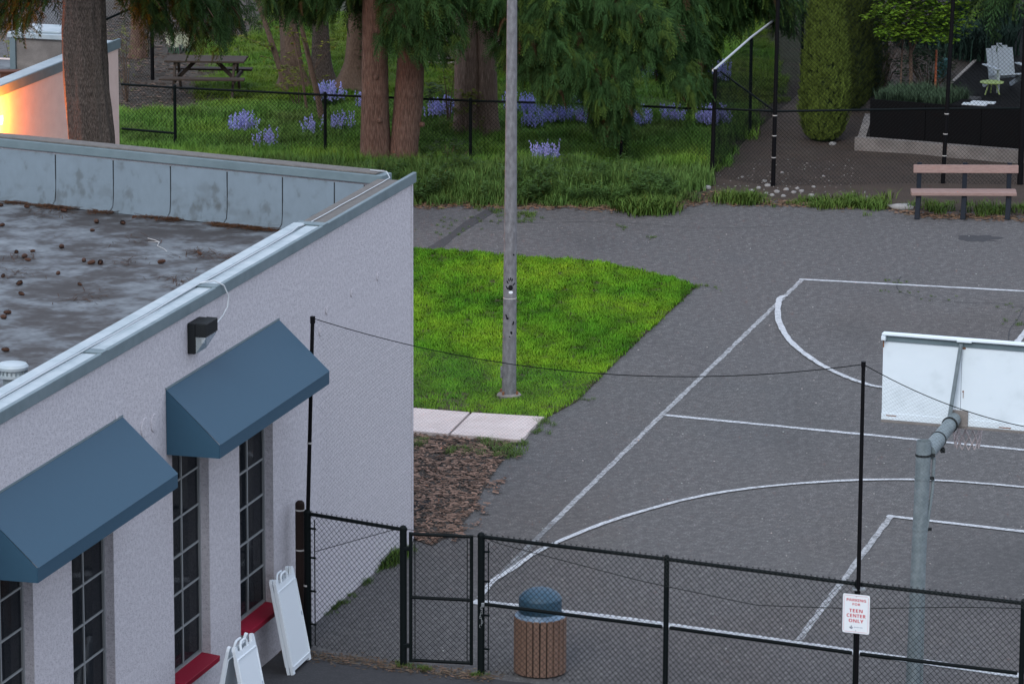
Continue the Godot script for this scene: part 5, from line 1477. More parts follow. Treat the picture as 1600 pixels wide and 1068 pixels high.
func shrub(label: String, p: Vector3, r: float, h: float, n: int, c: Color, s := 1.0, called := "shrub") -> Node3D:
	var t := thing(called, label, "shrub", p)
	var b := MB.new(); var xf := []; var cs := []
	for k in maxi(6, n / 8):
		var an := rng.randf() * TAU
		var e := Vector3(cos(an) * r * rr(0.3, 0.9), h * rr(0.5, 0.95), sin(an) * r * rr(0.3, 0.9))
		b.tube([Vector3(e.x * 0.1, 0, e.z * 0.1), Vector3(e.x * 0.4, e.y * 0.55, e.z * 0.4), e], [0.011, 0.008, 0.004], 4, false)
	part("stems", b, M.bark_brown, t)
	for k in n:
		var an := rng.randf() * TAU; var y := h * (0.12 + 0.88 * sqrt(rng.randf()))
		var rad := r * sqrt(rng.randf()) * (1.0 - 0.35 * y / h)
		xf.append(spot(Vector3(cos(an) * rad, y, sin(an) * rad), s * rr(0.7, 1.3)))
		var v := rr(0.6, 1.35); cs.append(Color(c.r * v, c.g * v, c.b * v))
	multi("leaves", leaf_cluster(33), M.leaf, xf, cs, t)
	return t

# ---------------------------------------------------------------- garden corner behind the tall fence
func thuja(label: String, p: Vector3, h: float, rad: float, n: int, tone: float, fm: Mesh) -> void:
	var t := thing("arborvitae", label, "tree", p, 0.0, "columnar evergreens")
	var b := MB.new(); b.tube([Vector3(0, 0, 0), Vector3(0, h * 0.9, 0)], [0.06, 0.015], 8); part("trunk", b, M.bark_brown, t)
	var prof := [[0.0, 0.01], [0.62, 0.012], [0.84, 0.05], [0.98, 0.13], [1.0, 0.2], [0.92, 0.33], [0.77, 0.46], [0.57, 0.60], [0.29, 0.80], [0.0, 1.0]]
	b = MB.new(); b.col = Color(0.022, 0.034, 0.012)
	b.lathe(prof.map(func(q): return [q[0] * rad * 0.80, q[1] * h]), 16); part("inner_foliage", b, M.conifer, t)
	var xf := []; var cs := []
	for k in n:
		var u := rng.randf()
		var y := 0.015 + 0.97 * u
		var r := lerp_line(y, prof.map(func(q): return [q[1], q[0]])) * rad * rr(0.86, 1.04)
		if rng.randf() > 0.25 + r / rad: continue
		var an := rng.randf() * TAU
		r *= 1.0 + 0.10 * nz.get_noise_2d(cos(an) * 2.0 + p.x, y * 9.0 + sin(an))
		var o := Vector3(cos(an) * r, y * h, sin(an) * r)
		var bs := Basis(Vector3.UP, -an + PI / 2 + rr(-0.5, 0.5)) * Basis(Vector3.RIGHT, -2.2 + rr(-0.4, 0.4)) * Basis(Vector3.BACK, rr(-0.6, 0.6))
		var s := rr(0.15, 0.30)
		xf.append(Transform3D(bs.scaled(Vector3(s, s, s)), o))
		var v := tone * rr(0.6, 1.35); cs.append(Color(0.105 * v, 0.145 * v, 0.026 * v))
	multi("foliage", fm, M.conifer, xf, cs, t)

func build_garden_right() -> void:
	var fm := frond(22)
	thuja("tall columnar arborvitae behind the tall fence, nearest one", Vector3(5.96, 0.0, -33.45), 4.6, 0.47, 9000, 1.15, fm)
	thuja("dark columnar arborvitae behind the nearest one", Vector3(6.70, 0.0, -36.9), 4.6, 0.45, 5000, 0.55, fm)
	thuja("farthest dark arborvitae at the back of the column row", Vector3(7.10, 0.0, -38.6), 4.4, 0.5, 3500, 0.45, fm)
	# low concrete kerb of the raised bed
	var k := thing("concrete_kerb", "low rough concrete kerb wall at the foot of the black planter behind the bench", "wall")
	var A := Vector2(6.47, -32.35); var B := Vector2(12.0, -29.9); var C := Vector2(6.88, -35.1)
	var d := (B - A).normalized(); var n := Vector2(d.y, -d.x)
	var b := MB.new(); b.prism(PackedVector2Array([A, A + d * 1.75, A + d * 1.75 + n * 0.16, A + n * 0.16 + d * 0.02]), -0.1, 0.29); part("kerb_block", b, M.old_concrete, k)
	b = MB.new(); b.prism(PackedVector2Array([A + d * 1.76, A + d * 3.3, A + d * 3.3 + n * 0.16, A + d * 1.76 + n * 0.16]), -0.1, 0.285); part("kerb_block", b, M.old_concrete, k)
	b = MB.new(); b.prism(PackedVector2Array([A + d * 3.31, B, B + n * 0.16, A + d * 3.31 + n * 0.16]), -0.1, 0.29); part("kerb_block", b, M.old_concrete, k)
	b = MB.new(); b.prism(PackedVector2Array([A + n * 0.17, C, C + d * 0.16, A + n * 0.17 + d * 0.16]), -0.1, 0.28); part("kerb_block", b, M.old_concrete, k)
	# black planter box above it
	var t := thing("black_planter", "long black panelled planter standing on the concrete kerb", "planter")
	var P := A + n * 0.22 + d * 0.22
	for q in 5:
		b = MB.new(); var a: Vector2 = P + d * (q * 1.1 + 0.006); var c: Vector2 = P + d * (q * 1.1 + 1.094)
		b.prism(PackedVector2Array([a, c, c + n * 0.05, a + n * 0.05]), 0.24, 1.0); part("panel", b, M.black_panel, t)
	b = MB.new(); b.prism(PackedVector2Array([P - d * 0.02 + n * 0.055, P - d * 0.02 + n * 2.0, P + d * 0.03 + n * 2.0, P + d * 0.03 + n * 0.055]), 0.2, 0.98); part("side_panel", b, M.black_panel, t)
	b = MB.new(); b.prism(PackedVector2Array([P + n * 0.056 + d * 0.04, P + d * 1.55 + n * 0.056, P + d * 1.55 + n * 2.0, P + d * 0.04 + n * 2.0]), 0.2, 0.86); part("planting_soil", b, M.driveway, t)
	b = MB.new(); b.prism(PackedVector2Array([P + n * 0.056 + d * 1.56, P + d * 5.4 + n * 0.056, P + d * 5.4 + n * 0.75, P + d * 1.56 + n * 0.75]), 0.2, 1.006); part("ledge", b, M.black_panel, t)
	# two pale boards on the ledge
	for q in [[1.78, 0.20, "near"], [1.86, 0.46, "far"]]:
		var c := P + d * (float(q[0]) + 0.22) + n * float(q[1])
		b = MB.new(); b.box(Vector3.ZERO, Vector3(0.46, 0.025, 0.19), Basis.IDENTITY, 0.004)
		single("pale_board", b, M.chair_white, "pale flat board lying on the black planter ledge, the %s one" % ("front" if q[2] == "near" else "rear"), "board", "boards on the planter ledge", Vector3(c.x, 1.02, c.y), -0.3)
	# lavender like shrubs in the planter
	var xf := []; var cs := []
	var lv := thing("lavender_hedge", "grey green bushy lavender hedge in the black planter", "shrub", Vector3(P.x, 0.86, P.y))
	for q in 900:
		var u := rr(0.08, 1.5); var w := rr(0.15, 1.3)
		var c := d * u + n * w
		var v := rr(0.6, 1.3)
		xf.append(spot(Vector3(c.x, 0.0, c.y), rr(0.6, 1.1), rr(0.8, 1.3))); cs.append(Color(0.065 * v, 0.105 * v, 0.058 * v))
	multi("foliage", tuft(26, 0.09, 0.30, 0.0045, 0.5, 14), M.leaf, xf, cs, lv)
	# young maple with fresh leaves
	t = thing("young_maple", "young maple with fresh green leaves rising from the garden bed", "tree", Vector3(7.86, 0, -36.0))
	b = MB.new()
	b.tube([Vector3(0, 0, 0), Vector3(-0.02, 0.9, 0), Vector3(-0.04, 1.45, 0), Vector3(-0.16, 2.0, 0)], [0.045, 0.04, 0.034, 0.02], 9); 
	part("trunk", b, M.bark_brown, t)
	b = MB.new(); b.tube([Vector3(-0.03, 1.35, 0), Vector3(0.12, 1.7, 0.05), Vector3(0.4, 2.3, 0.1)], [0.03, 0.02, 0.01], 7); part("limb", b, M.bark_brown, t)
	b = MB.new(); b.tube([Vector3(-0.22, 0, 0.1), Vector3(-0.22, 0.9, 0.05), Vector3(-0.2, 1.6, 0.0)], [0.022, 0.02, 0.015], 7); part("limb", b, M.bark_brown, t)
	xf = []; cs = []
	for q in 950:
		var an := rng.randf() * TAU; var u := rr(-1, 1)
		var rad := pow(rng.randf(), 0.4)
		var o := Vector3(cos(an) * sqrt(1 - u * u) * 1.08, u * 0.85, sin(an) * sqrt(1 - u * u) * 0.9) * rad
		if nz.get_noise_3d(o.x * 1.6, o.y * 1.6, o.z * 1.6) < -0.16: continue
		o.y = absf(o.y + 0.4) - 0.4
		xf.append(spot(Vector3(0.12, 2.05, 0) + o, rr(0.8, 1.4))); cs.append(gcol(0.15, 0.27, 0.022, 0.35))
	multi("foliage", leaf_cluster(35), M.leaf, xf, cs, t)
	# orange stake
	b = MB.new(); b.tube([Vector3(0, 0, 0), Vector3(0.01, 1.4, 0)], [0.024, 0.022], 8)
	single("garden_stake", b, M.hoop_orange, "reddish orange garden stake right of the young maple trunk", "stake", "", Vector3(8.32, 0, -36.0))
	shrub("bushy green shrub behind the orange stake", Vector3(8.3, 0, -37.3), 0.7, 1.25, 200, Color(0.045, 0.085, 0.035), 0.9)
	shrub("dark bush between arborvitae and young maple", Vector3(7.5, 0, -38.8), 0.8, 1.5, 160, Color(0.02, 0.04, 0.018), 1.0)
	# strap leaved dark shrubs at the back
	for q in [["dark strappy shrub below the top right corner", Vector3(9.9, 0, -43.6), 1.0], ["dark strappy shrub at the back of the garden, middle", Vector3(9.2, 0, -45.0), 0.9], ["bluish strappy shrub at the very top right", Vector3(10.4, 0, -47.5), 1.1]]:
		t = thing("strappy_shrub", q[0], "shrub", q[1])
		xf = []; cs = []
		for j in 46:
			var an := rng.randf() * TAU; var rd := sqrt(rng.randf()) * 0.75
			var v := rr(0.6, 1.3)
			xf.append(spot(Vector3(cos(an) * rd, (1.0 - rd) * 0.25, sin(an) * rd), rr(2.6, 4.2) * q[2] * 0.8, rr(0.8, 1.2))); cs.append(Color(0.026 * v, 0.055 * v, 0.038 * v))
		multi("foliage", tuft(16, 0.09, 0.28, 0.007, 0.8, 15), M.leaf, xf, cs, t)
	# dark deck with a pale edge
	b = MB.new(); b.prism(PackedVector2Array([Vector2(9.05, -39.9), Vector2(11.4, -48.7), Vector2(14, -48.7), Vector2(14, -37.5), Vector2(9.3, -37.5)]), 0.0, 0.10)
	var dk := thing("garden_deck", "dark garden deck with a pale edging strip under the white chair", "deck")
	part("deck_boards", b, M.black_panel, dk)
	b = MB.new(); b.bar(Vector3(9.03, 0.085, -39.9), Vector3(11.38, 0.085, -48.7), 0.07, 0.08, 0.004); part("edging", b, M.fence_wood, dk)
	# white slatted chair
	t = thing("garden_chair", "white slatted garden chair with tall leaning back on the dark deck", "chair", Vector3(10.05, 0.10, -39.2), 0.30)
	t.scale = Vector3(1.18, 1.1, 1.18)
	for q in 5:
		b = MB.new(); b.box(Vector3(-0.20 + q * 0.10, 0.50 - absf(q - 2) * 0.02, -0.20), Vector3(0.097, 0.66 - absf(q - 2) * 0.05, 0.018), Basis(Vector3.RIGHT, -0.28), 0.004); part("back_slat", b, M.chair_white, t)
	for q in 5:
		b = MB.new(); b.box(Vector3(0, 0.24 + 0.02 * q, -0.10 + q * 0.09), Vector3(0.50, 0.018, 0.085), Basis.IDENTITY, 0.003); part("seat_slat", b, M.chair_white, t)
	for s in [-1.0, 1.0]:
		b = MB.new(); b.box(Vector3(s * 0.31, 0.45, 0.12), Vector3(0.10, 0.02, 0.62), Basis.IDENTITY, 0.004); part("armrest", b, M.chair_white, t)
		b = MB.new(); b.box(Vector3(s * 0.28, 0.22, 0.36), Vector3(0.03, 0.44, 0.08), Basis.IDENTITY, 0.003); part("leg", b, M.chair_white, t)
		b = MB.new(); b.bar(Vector3(s * 0.255, 0.02, -0.34), Vector3(s * 0.255, 0.32, 0.34), 0.026, 0.09, 0.003); part("leg", b, M.chair_white, t)
	# lime side table
	t = thing("side_table", "small round lime green side table beside the white chair", "table", Vector3(9.72, 0.10, -38.55))
	b = MB.new(); b.lathe([[0.0, 0.235], [0.235, 0.235], [0.245, 0.245], [0.24, 0.258], [0.0, 0.26]], 24); part("top", b, M.lime, t)
	for q in 3:
		var an := TAU * q / 3.0 + 0.5
		b = MB.new(); b.rod(Vector3(cos(an) * 0.08, 0.236, sin(an) * 0.08), Vector3(cos(an) * 0.17, 0.0, sin(an) * 0.17), 0.014, 8); part("leg", b, M.lime, t)
	b = MB.new(); b.lathe([[0.0, 0.0], [0.12, 0.0], [0.16, 0.36], [0.165, 0.40], [0.145, 0.40], [0.13, 0.34], [0.0, 0.34]], 16)
	single("teal_pot", b, M.teal, "dark teal pot half hidden behind the tall fence post", "pot", "", Vector3(8.98, 0.03, -41.0))
	# big dark trees over the garden, above the picture
	for q in [["tall dark evergreen spreading over the garden from the right", Vector3(11.6, 0, -35.5)], ["tall dark evergreen at the back right of the garden", Vector3(9.0, 0, -49.5)], ["tall dark evergreen behind the garden deck at the right edge", Vector3(12.4, 0, -43.0)]]:
		t = thing("garden_conifer", q[0], "tree", q[1], 0.0, "evergreens over the garden")
		b = MB.new(); trunk(b, [Vector3(0, 0, 0), Vector3(0.05, 4, 0), Vector3(0, 13, 0)], [0.28, 0.2, 0.05], 16, 0.1, q[1].z, 0.4); part("trunk", b, M.bark_grey, t)
		crown(t, q[1], [], [4, 5], 22.0, 0.55, 13.0, 4.2, 3.7, fm)
	# weathered board shed at the back
	t = thing("board_shed", "weathered grey board shed standing beyond the ridged cedar", "shed", Vector3(-0.35, 0.0, -42.6), 0.05)
	for q in 14:
		b = MB.new(); b.box(Vector3(-1.3 + q * 0.2, 1.20 + rr(-0.006, 0.006), 0), Vector3(0.192, 2.1, 0.03 + rr(0, 0.006)), Basis.IDENTITY, 0.003); part("board", b, M.fence_wood, t)
	b = MB.new(); b.box(Vector3(0.0, 0.06, 0.04), Vector3(2.9, 0.06, 0.06), Basis.IDENTITY, 0.004); part("sill_beam", b, M.concrete, t)
	b = MB.new(); b.box(Vector3(0, 1.2, -1.1), Vector3(2.78, 2.1, 2.1)); part("body", b, M.fence_wood, t)
	b = MB.new(); b.box(Vector3(0, 2.30, -1.0), Vector3(3.1, 0.09, 2.6), Basis.IDENTITY, 0.01); part("roof", b, M.old_board, t)

# ---------------------------------------------------------------- cones, litter, stones
func build_small() -> void:
	var hall := Transform3D(Basis(Vector3.UP, -HALL_A), HALL_O)
	var cone := MB.new()
	for k in 6:   # overlapping rings of scales
		var u := k / 6.0
		var r := 0.034 * sin(PI * (0.18 + 0.72 * u)); var r2 := 0.034 * sin(PI * (0.18 + 0.72 * (u + 0.16)))
		for s in 8:
			var an := TAU * (s + 0.5 * (k % 2)) / 8.0
			var c := Vector3(cos(an), 0, sin(an)); var e := Vector3(-sin(an), 0, cos(an))
			var nn := (c + Vector3.UP * 0.3).normalized()
			var y := -0.035 + 0.075 * u
			cone.quad(c * r * 0.8 - e * 0.009 + Vector3.UP * y, c * r * 0.8 + e * 0.009 + Vector3.UP * y, c * (r2 + 0.008) + e * 0.007 + Vector3.UP * (y + 0.014), c * (r2 + 0.008) - e * 0.007 + Vector3.UP * (y + 0.014), nn)
	cone.lathe([[0.0, -0.036], [0.018, -0.03], [0.026, 0.0], [0.018, 0.03], [0.0, 0.042]], 7)
	var cm := cone.mesh()
	var C := [[-5.73, -0.42], [-5.38, -0.44], [-4.82, -0.32], [-4.14, 0.25], [-3.99, 0.78], [-3.79, 0.23], [-3.81, -0.22], [-4.37, 2.34], [-4.21, 2.21], [-4.17, 2.57], [-4.05, 2.74], [-3.96, 1.88], [-3.39, 2.57], [-3.24, 2.69], [-3.14, 2.66], [-2.45, 2.4], [-3.4, 3.38], [-2.92, 3.89], [-3.61, 4.07], [-5.2, 0.81], [-3.97, 3.72], [-2.19, 1.75], [-1.64, 1.82], [-3.11, 5.64], [-3.06, 5.88], [-1.59, 5.02], [-2.38, 7.45], [-3.37, 4.61]]
	for q in C:
		var o := mi(numbered("fir_cone"), cm, M.cone_brown, self)
		tag(o, "small brown fir cone lying on the grey flat roof", "fir cone", "fir cones on the flat roof")
		var s := rr(0.55, 0.9)
		o.transform = Transform3D(Basis(Vector3.UP, rng.randf() * TAU) * Basis(Vector3.RIGHT, PI / 2 + rr(-0.3, 0.3)).scaled(Vector3(s, s, s)) * Basis.from_scale(Vector3(0.9, 1.45, 0.9)), hall * Vector3(q[0], 3.92 + 0.030 * s, q[1]))
	# needle litter on the roof: drift along the back parapet and heaps
	var nb := MB.new(); nb.facet(Vector3(-0.05, 0, -0.0022), Vector3(0.05, 0.006, -0.0022), Vector3(0.05, 0.006, 0.0022)); nb.facet(Vector3(-0.05, 0, -0.0022), Vector3(0.05, 0.006, 0.0022), Vector3(-0.05, 0, 0.0022))
	var xf := []; var cs := []
	for k in 4200:
		var u := rr(0.4, 8.0)
		var dens := 0.40 + 1.3 * nz.get_noise_2d(u * 1.1, 2.0)
		if rng.randf() > dens: continue
		var w := 0.30 + absf(rng.randfn(0, 0.10))
		xf.append(spot(hall * Vector3(-u, 3.925 + rr(0, 0.02), -u * 0.19 + 0.02 + w), rr(1.2, 2.4))); cs.append(gcol(0.085, 0.042, 0.022, 0.5))
	for h in [[-4.9, -0.1, 60], [-2.2, 1.7, 110], [-1.7, 1.85, 130], [-2.9, 2.4, 60], [-1.9, 3.3, 90], [-3.9, 3.6, 60], [-4.3, 2.6, 50], [-2.6, 4.6, 60], [-5.5, 1.6, 60], [-4.6, 3.4, 100], [-3.2, 1.2, 40]]:
		for k in int(h[2]):
			xf.append(spot(hall * Vector3(h[0] + rng.randfn(0, 0.16), 3.925 + rr(0, 0.012), h[1] + rng.randfn(0, 0.22)), rr(1.0, 2.0))); cs.append(gcol(0.060, 0.034, 0.022, 0.5))
	for k in 900:
		xf.append(spot(hall * Vector3(rr(-7, -0.5), 3.925, rr(-0.5, 10)), rr(0.3, 0.9))); cs.append(gcol(0.07, 0.045, 0.03, 0.5))
	var o2 := multi("needle_litter", nb.mesh(), M.chips, xf, cs, self)
	tag(o2, "brown conifer needles drifted on the flat roof along the back parapet", "litter")
	# bare twig on the roof
	var b := MB.new()
	var tw := []
	for q in [[-3.15, 1.02], [-3.02, 1.12], [-2.92, 1.22], [-2.86, 1.45], [-2.70, 1.62], [-2.62, 1.75]]: tw.append(hall * Vector3(q[0], 3.93 + rr(0, 0.006), q[1]))
	b.tube(tw, [0.005, 0.006, 0.006, 0.005, 0.004, 0.003], 5)
	b.tube([tw[2], tw[2] + Vector3(-0.14, 0.005, 0.03)], [0.004, 0.002], 4)
	single("bare_twig", b, M.band_pale, "pale bare forked twig lying on the flat roof", "twig")
	# stones by the right hand fence
	var sm := []
	for v in 3:
		var sb := MB.new()
		var ring := []
		for i in 6:
			var lat := PI * i / 5.0 - PI / 2
			var r := []
			for s in 9:
				var an := TAU * s / 9.0
				var d := Vector3(cos(lat) * cos(an), sin(lat) * 0.6, cos(lat) * sin(an))
				r.append(d * (1.0 + 0.4 * nz.get_noise_3d(d.x * 1.5 + v * 9.0, d.y * 1.5, d.z * 1.5)))
			ring.append(r)
		for i in 5:
			for s in 9:
				var s2 := (s + 1) % 9
				sb.t3(ring[i][s], ring[i][s2], ring[i + 1][s2], ring[i][s], ring[i][s2], ring[i + 1][s2])
				sb.t3(ring[i][s], ring[i + 1][s2], ring[i + 1][s], ring[i][s], ring[i + 1][s2], ring[i + 1][s])
		sm.append(sb.mesh())
	var st := mi("boulder", sm[0], M.stone, self); tag(st, "flat pale grey boulder beside the left leg of the bench", "stone")
	st.transform = Transform3D(Basis.IDENTITY.scaled(Vector3(0.24, 0.10, 0.16)), Vector3(6.88, 0.03, -26.75))
	for q in [[4.59, -29.08, 0.05], [4.62, -28.64, 0.06], [5.05, -27.96, 0.05], [4.93, -28.27, 0.055], [5.14, -28.4, 0.045], [4.44, -28.38, 0.05], [4.95, -29.85, 0.04], [4.65, -27.75, 0.05], [5.2, -28.09, 0.05], [3.5, -28.2, 0.08], [3.38, -28.5, 0.06], [4.3, -28.1, 0.05], [4.4, -27.6, 0.045], [5.45, -28.6, 0.04], [4.75, -28.0, 0.06], [4.85, -27.7, 0.05], [4.2, -29.4, 0.035], [5.7, -29.6, 0.035], [5.35, -27.7, 0.06], [4.55, -27.9, 0.04]]:
		st = mi(numbered("pale_stone"), sm[rng.randi() % 3], M.stone, self)
		tag(st, "pale fist sized stone on the bare soil by the tall fence post", "stone", "pale stones at the tall fence foot")
		var s: float = q[2]
		st.transform = Transform3D(Basis(Vector3.UP, rng.randf() * TAU).scaled(Vector3(s, s, s * 0.8)), Vector3(q[0], yard_h(q[0], q[1]) + s * 0.3, q[1]))
	st = mi(numbered("pale_stone"), sm[1], M.stone, self); tag(st, "single pale stone lying on bare soil below the nearest arborvitae", "stone")
	st.transform = Transform3D(Basis.IDENTITY.scaled(Vector3(0.08, 0.07, 0.07)), Vector3(6.1, yard_h(6.1, -33.0) + 0.02, -33.0))
	# gravel bits on the bare ground and the court
	xf = []; cs = []
	for k in 260:
		var x := rr(3.6, 6.4); var z := rr(-31.5, -27.3)
		xf.append(spot(Vector3(x, yard_h(x, z) + 0.005, z), rr(0.006, 0.018))); cs.append(gcol(0.20, 0.185, 0.17, 0.6))
	for k in 420:
		xf.append(spot(Vector3(rr(-0.8, 8.5), 0.004, rr(-25, 1.0)), rr(0.005, 0.012))); cs.append(gcol(0.34, 0.33, 0.31, 0.4))
	o2 = multi("gravel", sm[2], M.chips, xf, cs, self)
	tag(o2, "loose pale gravel bits on the bare soil and the court", "gravel")

# ---------------------------------------------------------------- bins, boards, lamp post, bench, table
func sign_leaf(parent: Node, called: String, o: Vector3, wd: Vector3, up: Vector3) -> void:   # one leaf of a folding plastic sign; face towards wd x up
	var nn := wd.cross(up).normalized()
	var leaf := Node3D.new(); leaf.name = called; parent.add_child(leaf, true)
	var b := MB.new()
	var bs := Basis(wd, nn, up)
	b.prism(PackedVector2Array([Vector2(-0.315, 0.0), Vector2(-0.25, 0.0), Vector2(-0.25, 0.035), Vector2(0.25, 0.035), Vector2(0.25, 0.0), Vector2(0.315, 0.0), Vector2(0.315, 1.08), Vector2(0.302, 1.115), Vector2(0.275, 1.13), Vector2(0.245, 1.12), Vector2(0.225, 1.055), Vector2(0.115, 1.045), Vector2(-0.115, 1.045), Vector2(-0.225, 1.055), Vector2(-0.245, 1.12), Vector2(-0.275, 1.13), Vector2(-0.302, 1.115), Vector2(-0.315, 1.08)]), -0.017, 0.017, bs, o)
	part("panel", b, M.plastic_white, leaf)
	b = MB.new()
	b.tube([o + wd * 0.10 + up * 1.04, o + wd * 0.095 + up * 1.10, o + wd * 0.06 + up * 1.13, o - wd * 0.06 + up * 1.13, o - wd * 0.095 + up * 1.10, o - wd * 0.10 + up * 1.04], [0.016, 0.016, 0.016, 0.016, 0.016, 0.016], 8, true)
	part("handle", b, M.plastic_white, leaf)
	for s in [-1.0, 1.0]:
		b = MB.new()
		var f = nn * 0.0185 * s
		b.bar(o - wd * 0.292 + up * 0.98 + f, o + wd * 0.292 + up * 0.98 + f, 0.012, 0.02, 0.002, nn)
		b.bar(o - wd * 0.292 + up * 0.085 + f, o + wd * 0.292 + up * 0.085 + f, 0.012, 0.02, 0.002, nn)
		for q in [-0.298, 0.298]: b.bar(o + wd * q + up * 0.09 + f, o + wd * q + up * 0.975 + f, 0.012, 0.02, 0.002, nn)
		part("border", b, M.plastic_white, leaf)
	b = MB.new(); b.box(o + wd * 0.29 + up * 0.56 + nn * 0.019, Vector3(0.02, 0.01, 0.05), bs, 0.003); part("latch", b, M.sign_grey, leaf)

func build_street_furniture() -> void:
	var hall := Transform3D(Basis(Vector3.UP, -HALL_A), HALL_O)
	# folded sign leaning on the wall
	var s := thing("folding_sign", "blank white plastic folding sign folded flat and leaning against the hall wall", "sign board", hall * Vector3(0.40, 0, 5.68), -HALL_A)
	var up := Vector3(-0.20, 1.09, 0).normalized()
	var wd := Vector3(0, 0.03, -1).normalized()
	up = (up - wd * up.dot(wd)).normalized()
	var nn := wd.cross(up).normalized()
	sign_leaf(s, "leaf", Vector3(0.045, 0.02, 0), wd, up)
	sign_leaf(s, "leaf", Vector3(0.045, 0.025, 0) - nn * 0.045, wd, up)
	s = thing("folding_sign", "blank white plastic folding sign standing open below the window nearest the camera edge", "sign board", hall * Vector3(0.66, 0, 8.32), -HALL_A)
	wd = Vector3(0, 0, -1)
	sign_leaf(s, "leaf", Vector3(0.24, 0.0, 0), wd, Vector3(-0.21, 1.09, 0).normalized())
	sign_leaf(s, "leaf", Vector3(-0.24, 0.0, 0), wd, Vector3(0.21, 1.09, 0).normalized())
	# litter bin
	var t := thing("litter_bin", "round brown slatted litter bin with blue domed lid behind the fence", "litter bin", Vector3(0.335, 0, 1.44))
	var b := MB.new()
	b.lathe([[0.0, 0.03], [0.272, 0.03], [0.272, 0.66], [0.262, 0.66], [0.262, 0.05], [0.0, 0.05]], 32)
	part("drum", b, M.dark_gap, t)
	var ns := 23
	var sl := MB.new(); sl.box(Vector3(0, 0, 0), Vector3(0.024, 0.66, 0.0665), Basis.IDENTITY, 0.006)
	var slm := sl.mesh()
	for k in ns:
		var an := TAU * (k + 0.3) / ns
		var o := mi("slat", slm, M.slat_brown, t)
		o.position = Vector3(cos(an) * 0.288, 0.345, sin(an) * 0.288); o.rotation = Vector3(rr(-0.004, 0.004), -an, rr(-0.004, 0.004))
	for y in [0.14, 0.58]:
		b = MB.new(); b.lathe([[0.270, y], [0.2755, y], [0.2755, y + 0.03], [0.270, y + 0.03]], 32); part("hoop", b, M.black_vinyl, t)
	b = MB.new(); b.lathe([[0.24, 0.655], [0.292, 0.66], [0.296, 0.672], [0.288, 0.685], [0.262, 0.69], [0.25, 0.72]], 32); part("liner", b, M.liner_blue, t)
	b = MB.new(); b.lathe([[0.243, 0.69], [0.246, 0.70], [0.246, 0.880], [0.240, 0.893], [0.205, 0.935], [0.155, 0.968], [0.09, 0.990], [0.0, 0.999]], 36); part("lid", b, M.lid_blue, t)
	# tall galvanised lamp post in the lawn
	t = thing("lamp_post", "tall grey steel lamp post standing in the lawn", "lamp post", Vector3(-0.04, 0.03, -12.11))
	b = MB.new()
	b.tube([Vector3(0, 0, 0), Vector3(0.012, 2.5, 0), Vector3(0.02, 5, 0), Vector3(0.03, 9.5, 0)], [0.104, 0.091, 0.076, 0.055], 28, true)
	part("shaft", b, M.post_metal, t)
	b = MB.new(); b.lathe([[0.106, 0.0], [0.175, 0.0], [0.175, 0.03], [0.16, 0.045], [0.106, 0.05]], 20); part("base_plate", b, M.old_concrete, t)
	for q in [0.6, 2.2, 3.8, 5.4]:
		b = MB.new(); b.lathe([[0.0, 0.0], [0.018, 0.0], [0.018, 0.045], [0.0, 0.05]], 8, Vector3(cos(q) * 0.142, 0.045, sin(q) * 0.142)); part("anchor_bolt", b, M.rust, t)
	b = MB.new(); b.box(Vector3(-0.108, 0.36, 0.01), Vector3(0.035, 0.16, 0.07), Basis.IDENTITY, 0.006); part("hand_hole_cover", b, M.post_metal, t)
	b = MB.new(); b.tube([Vector3(0.03, 9.45, 0), Vector3(0.3, 9.8, 0), Vector3(1.3, 9.95, 0)], [0.045, 0.04, 0.035], 10); part("lamp_arm", b, M.post_metal, t)
	b = MB.new(); b.box(Vector3(1.6, 9.93, 0), Vector3(0.7, 0.12, 0.28), Basis.IDENTITY, 0.04); part("lamp_head", b, M.post_metal, t)
	# marks on the post: black painted hand, scrawls, a torn sticker
	var onpost := func(bb: MB, an: float, y: float, w: float, h2: float, tilt := 0.0) -> void:
		var r := lerpf(0.104, 0.076, y / 5.0) + 0.0015
		var d := Vector3(sin(an), 0, cos(an))
		var poly := PackedVector2Array()
		for k in 10: poly.append(Vector2(cos(TAU * k / 10.0) * w, sin(TAU * k / 10.0) * h2).rotated(tilt))
		bb.prism(poly, -0.003, 0.0012, Basis(Vector3(d.z, 0, -d.x), d, Vector3.UP), d * r + Vector3(0.005 * y, y, 0))
	b = MB.new()
	onpost.call(b, 0.08, 1.62, 0.034, 0.042)
	for q in [[-0.38, 1.70, 0.009, 0.030, 0.5], [-0.16, 1.735, 0.009, 0.026, 0.2], [0.08, 1.75, 0.009, 0.026, 0.0], [0.32, 1.735, 0.009, 0.024, -0.3], [0.62, 1.67, 0.010, 0.030, -0.8]]: onpost.call(b, q[0], q[1], q[2], q[3], q[4])
	onpost.call(b, -0.45, 1.62, 0.010, 0.034, 0.6)
	part("paint_mark", b, M.ink, t).set_meta("label", "black painted hand print on the lamp post")
	b = MB.new(); onpost.call(b, 0.12, 1.555, 0.032, 0.022); part("sticker", b, M.sign_white, t)
	for q in [[-0.5, 1.20, 0.012, 0.035, 0.4], [-0.35, 1.17, 0.02, 0.018, 0.0], [0.55, 1.10, 0.013, 0.032, -0.3], [0.25, 0.96, 0.016, 0.024, 0.2], [0.02, 0.90, 0.007, 0.016, 0.7], [0.55, 2.10, 0.012, 0.016, 0.3]]:
		b = MB.new(); onpost.call(b, q[0], q[1], q[2], q[3], q[4]); part("paint_mark", b, M.ink, t)
	b = MB.new(); b.lathe([[0.0965, 0.0], [0.0985, 0.0], [0.0985, 0.012], [0.0965, 0.012]], 24, Vector3(0.008, 1.45, 0)); part("strap", b, M.band_pale, t)
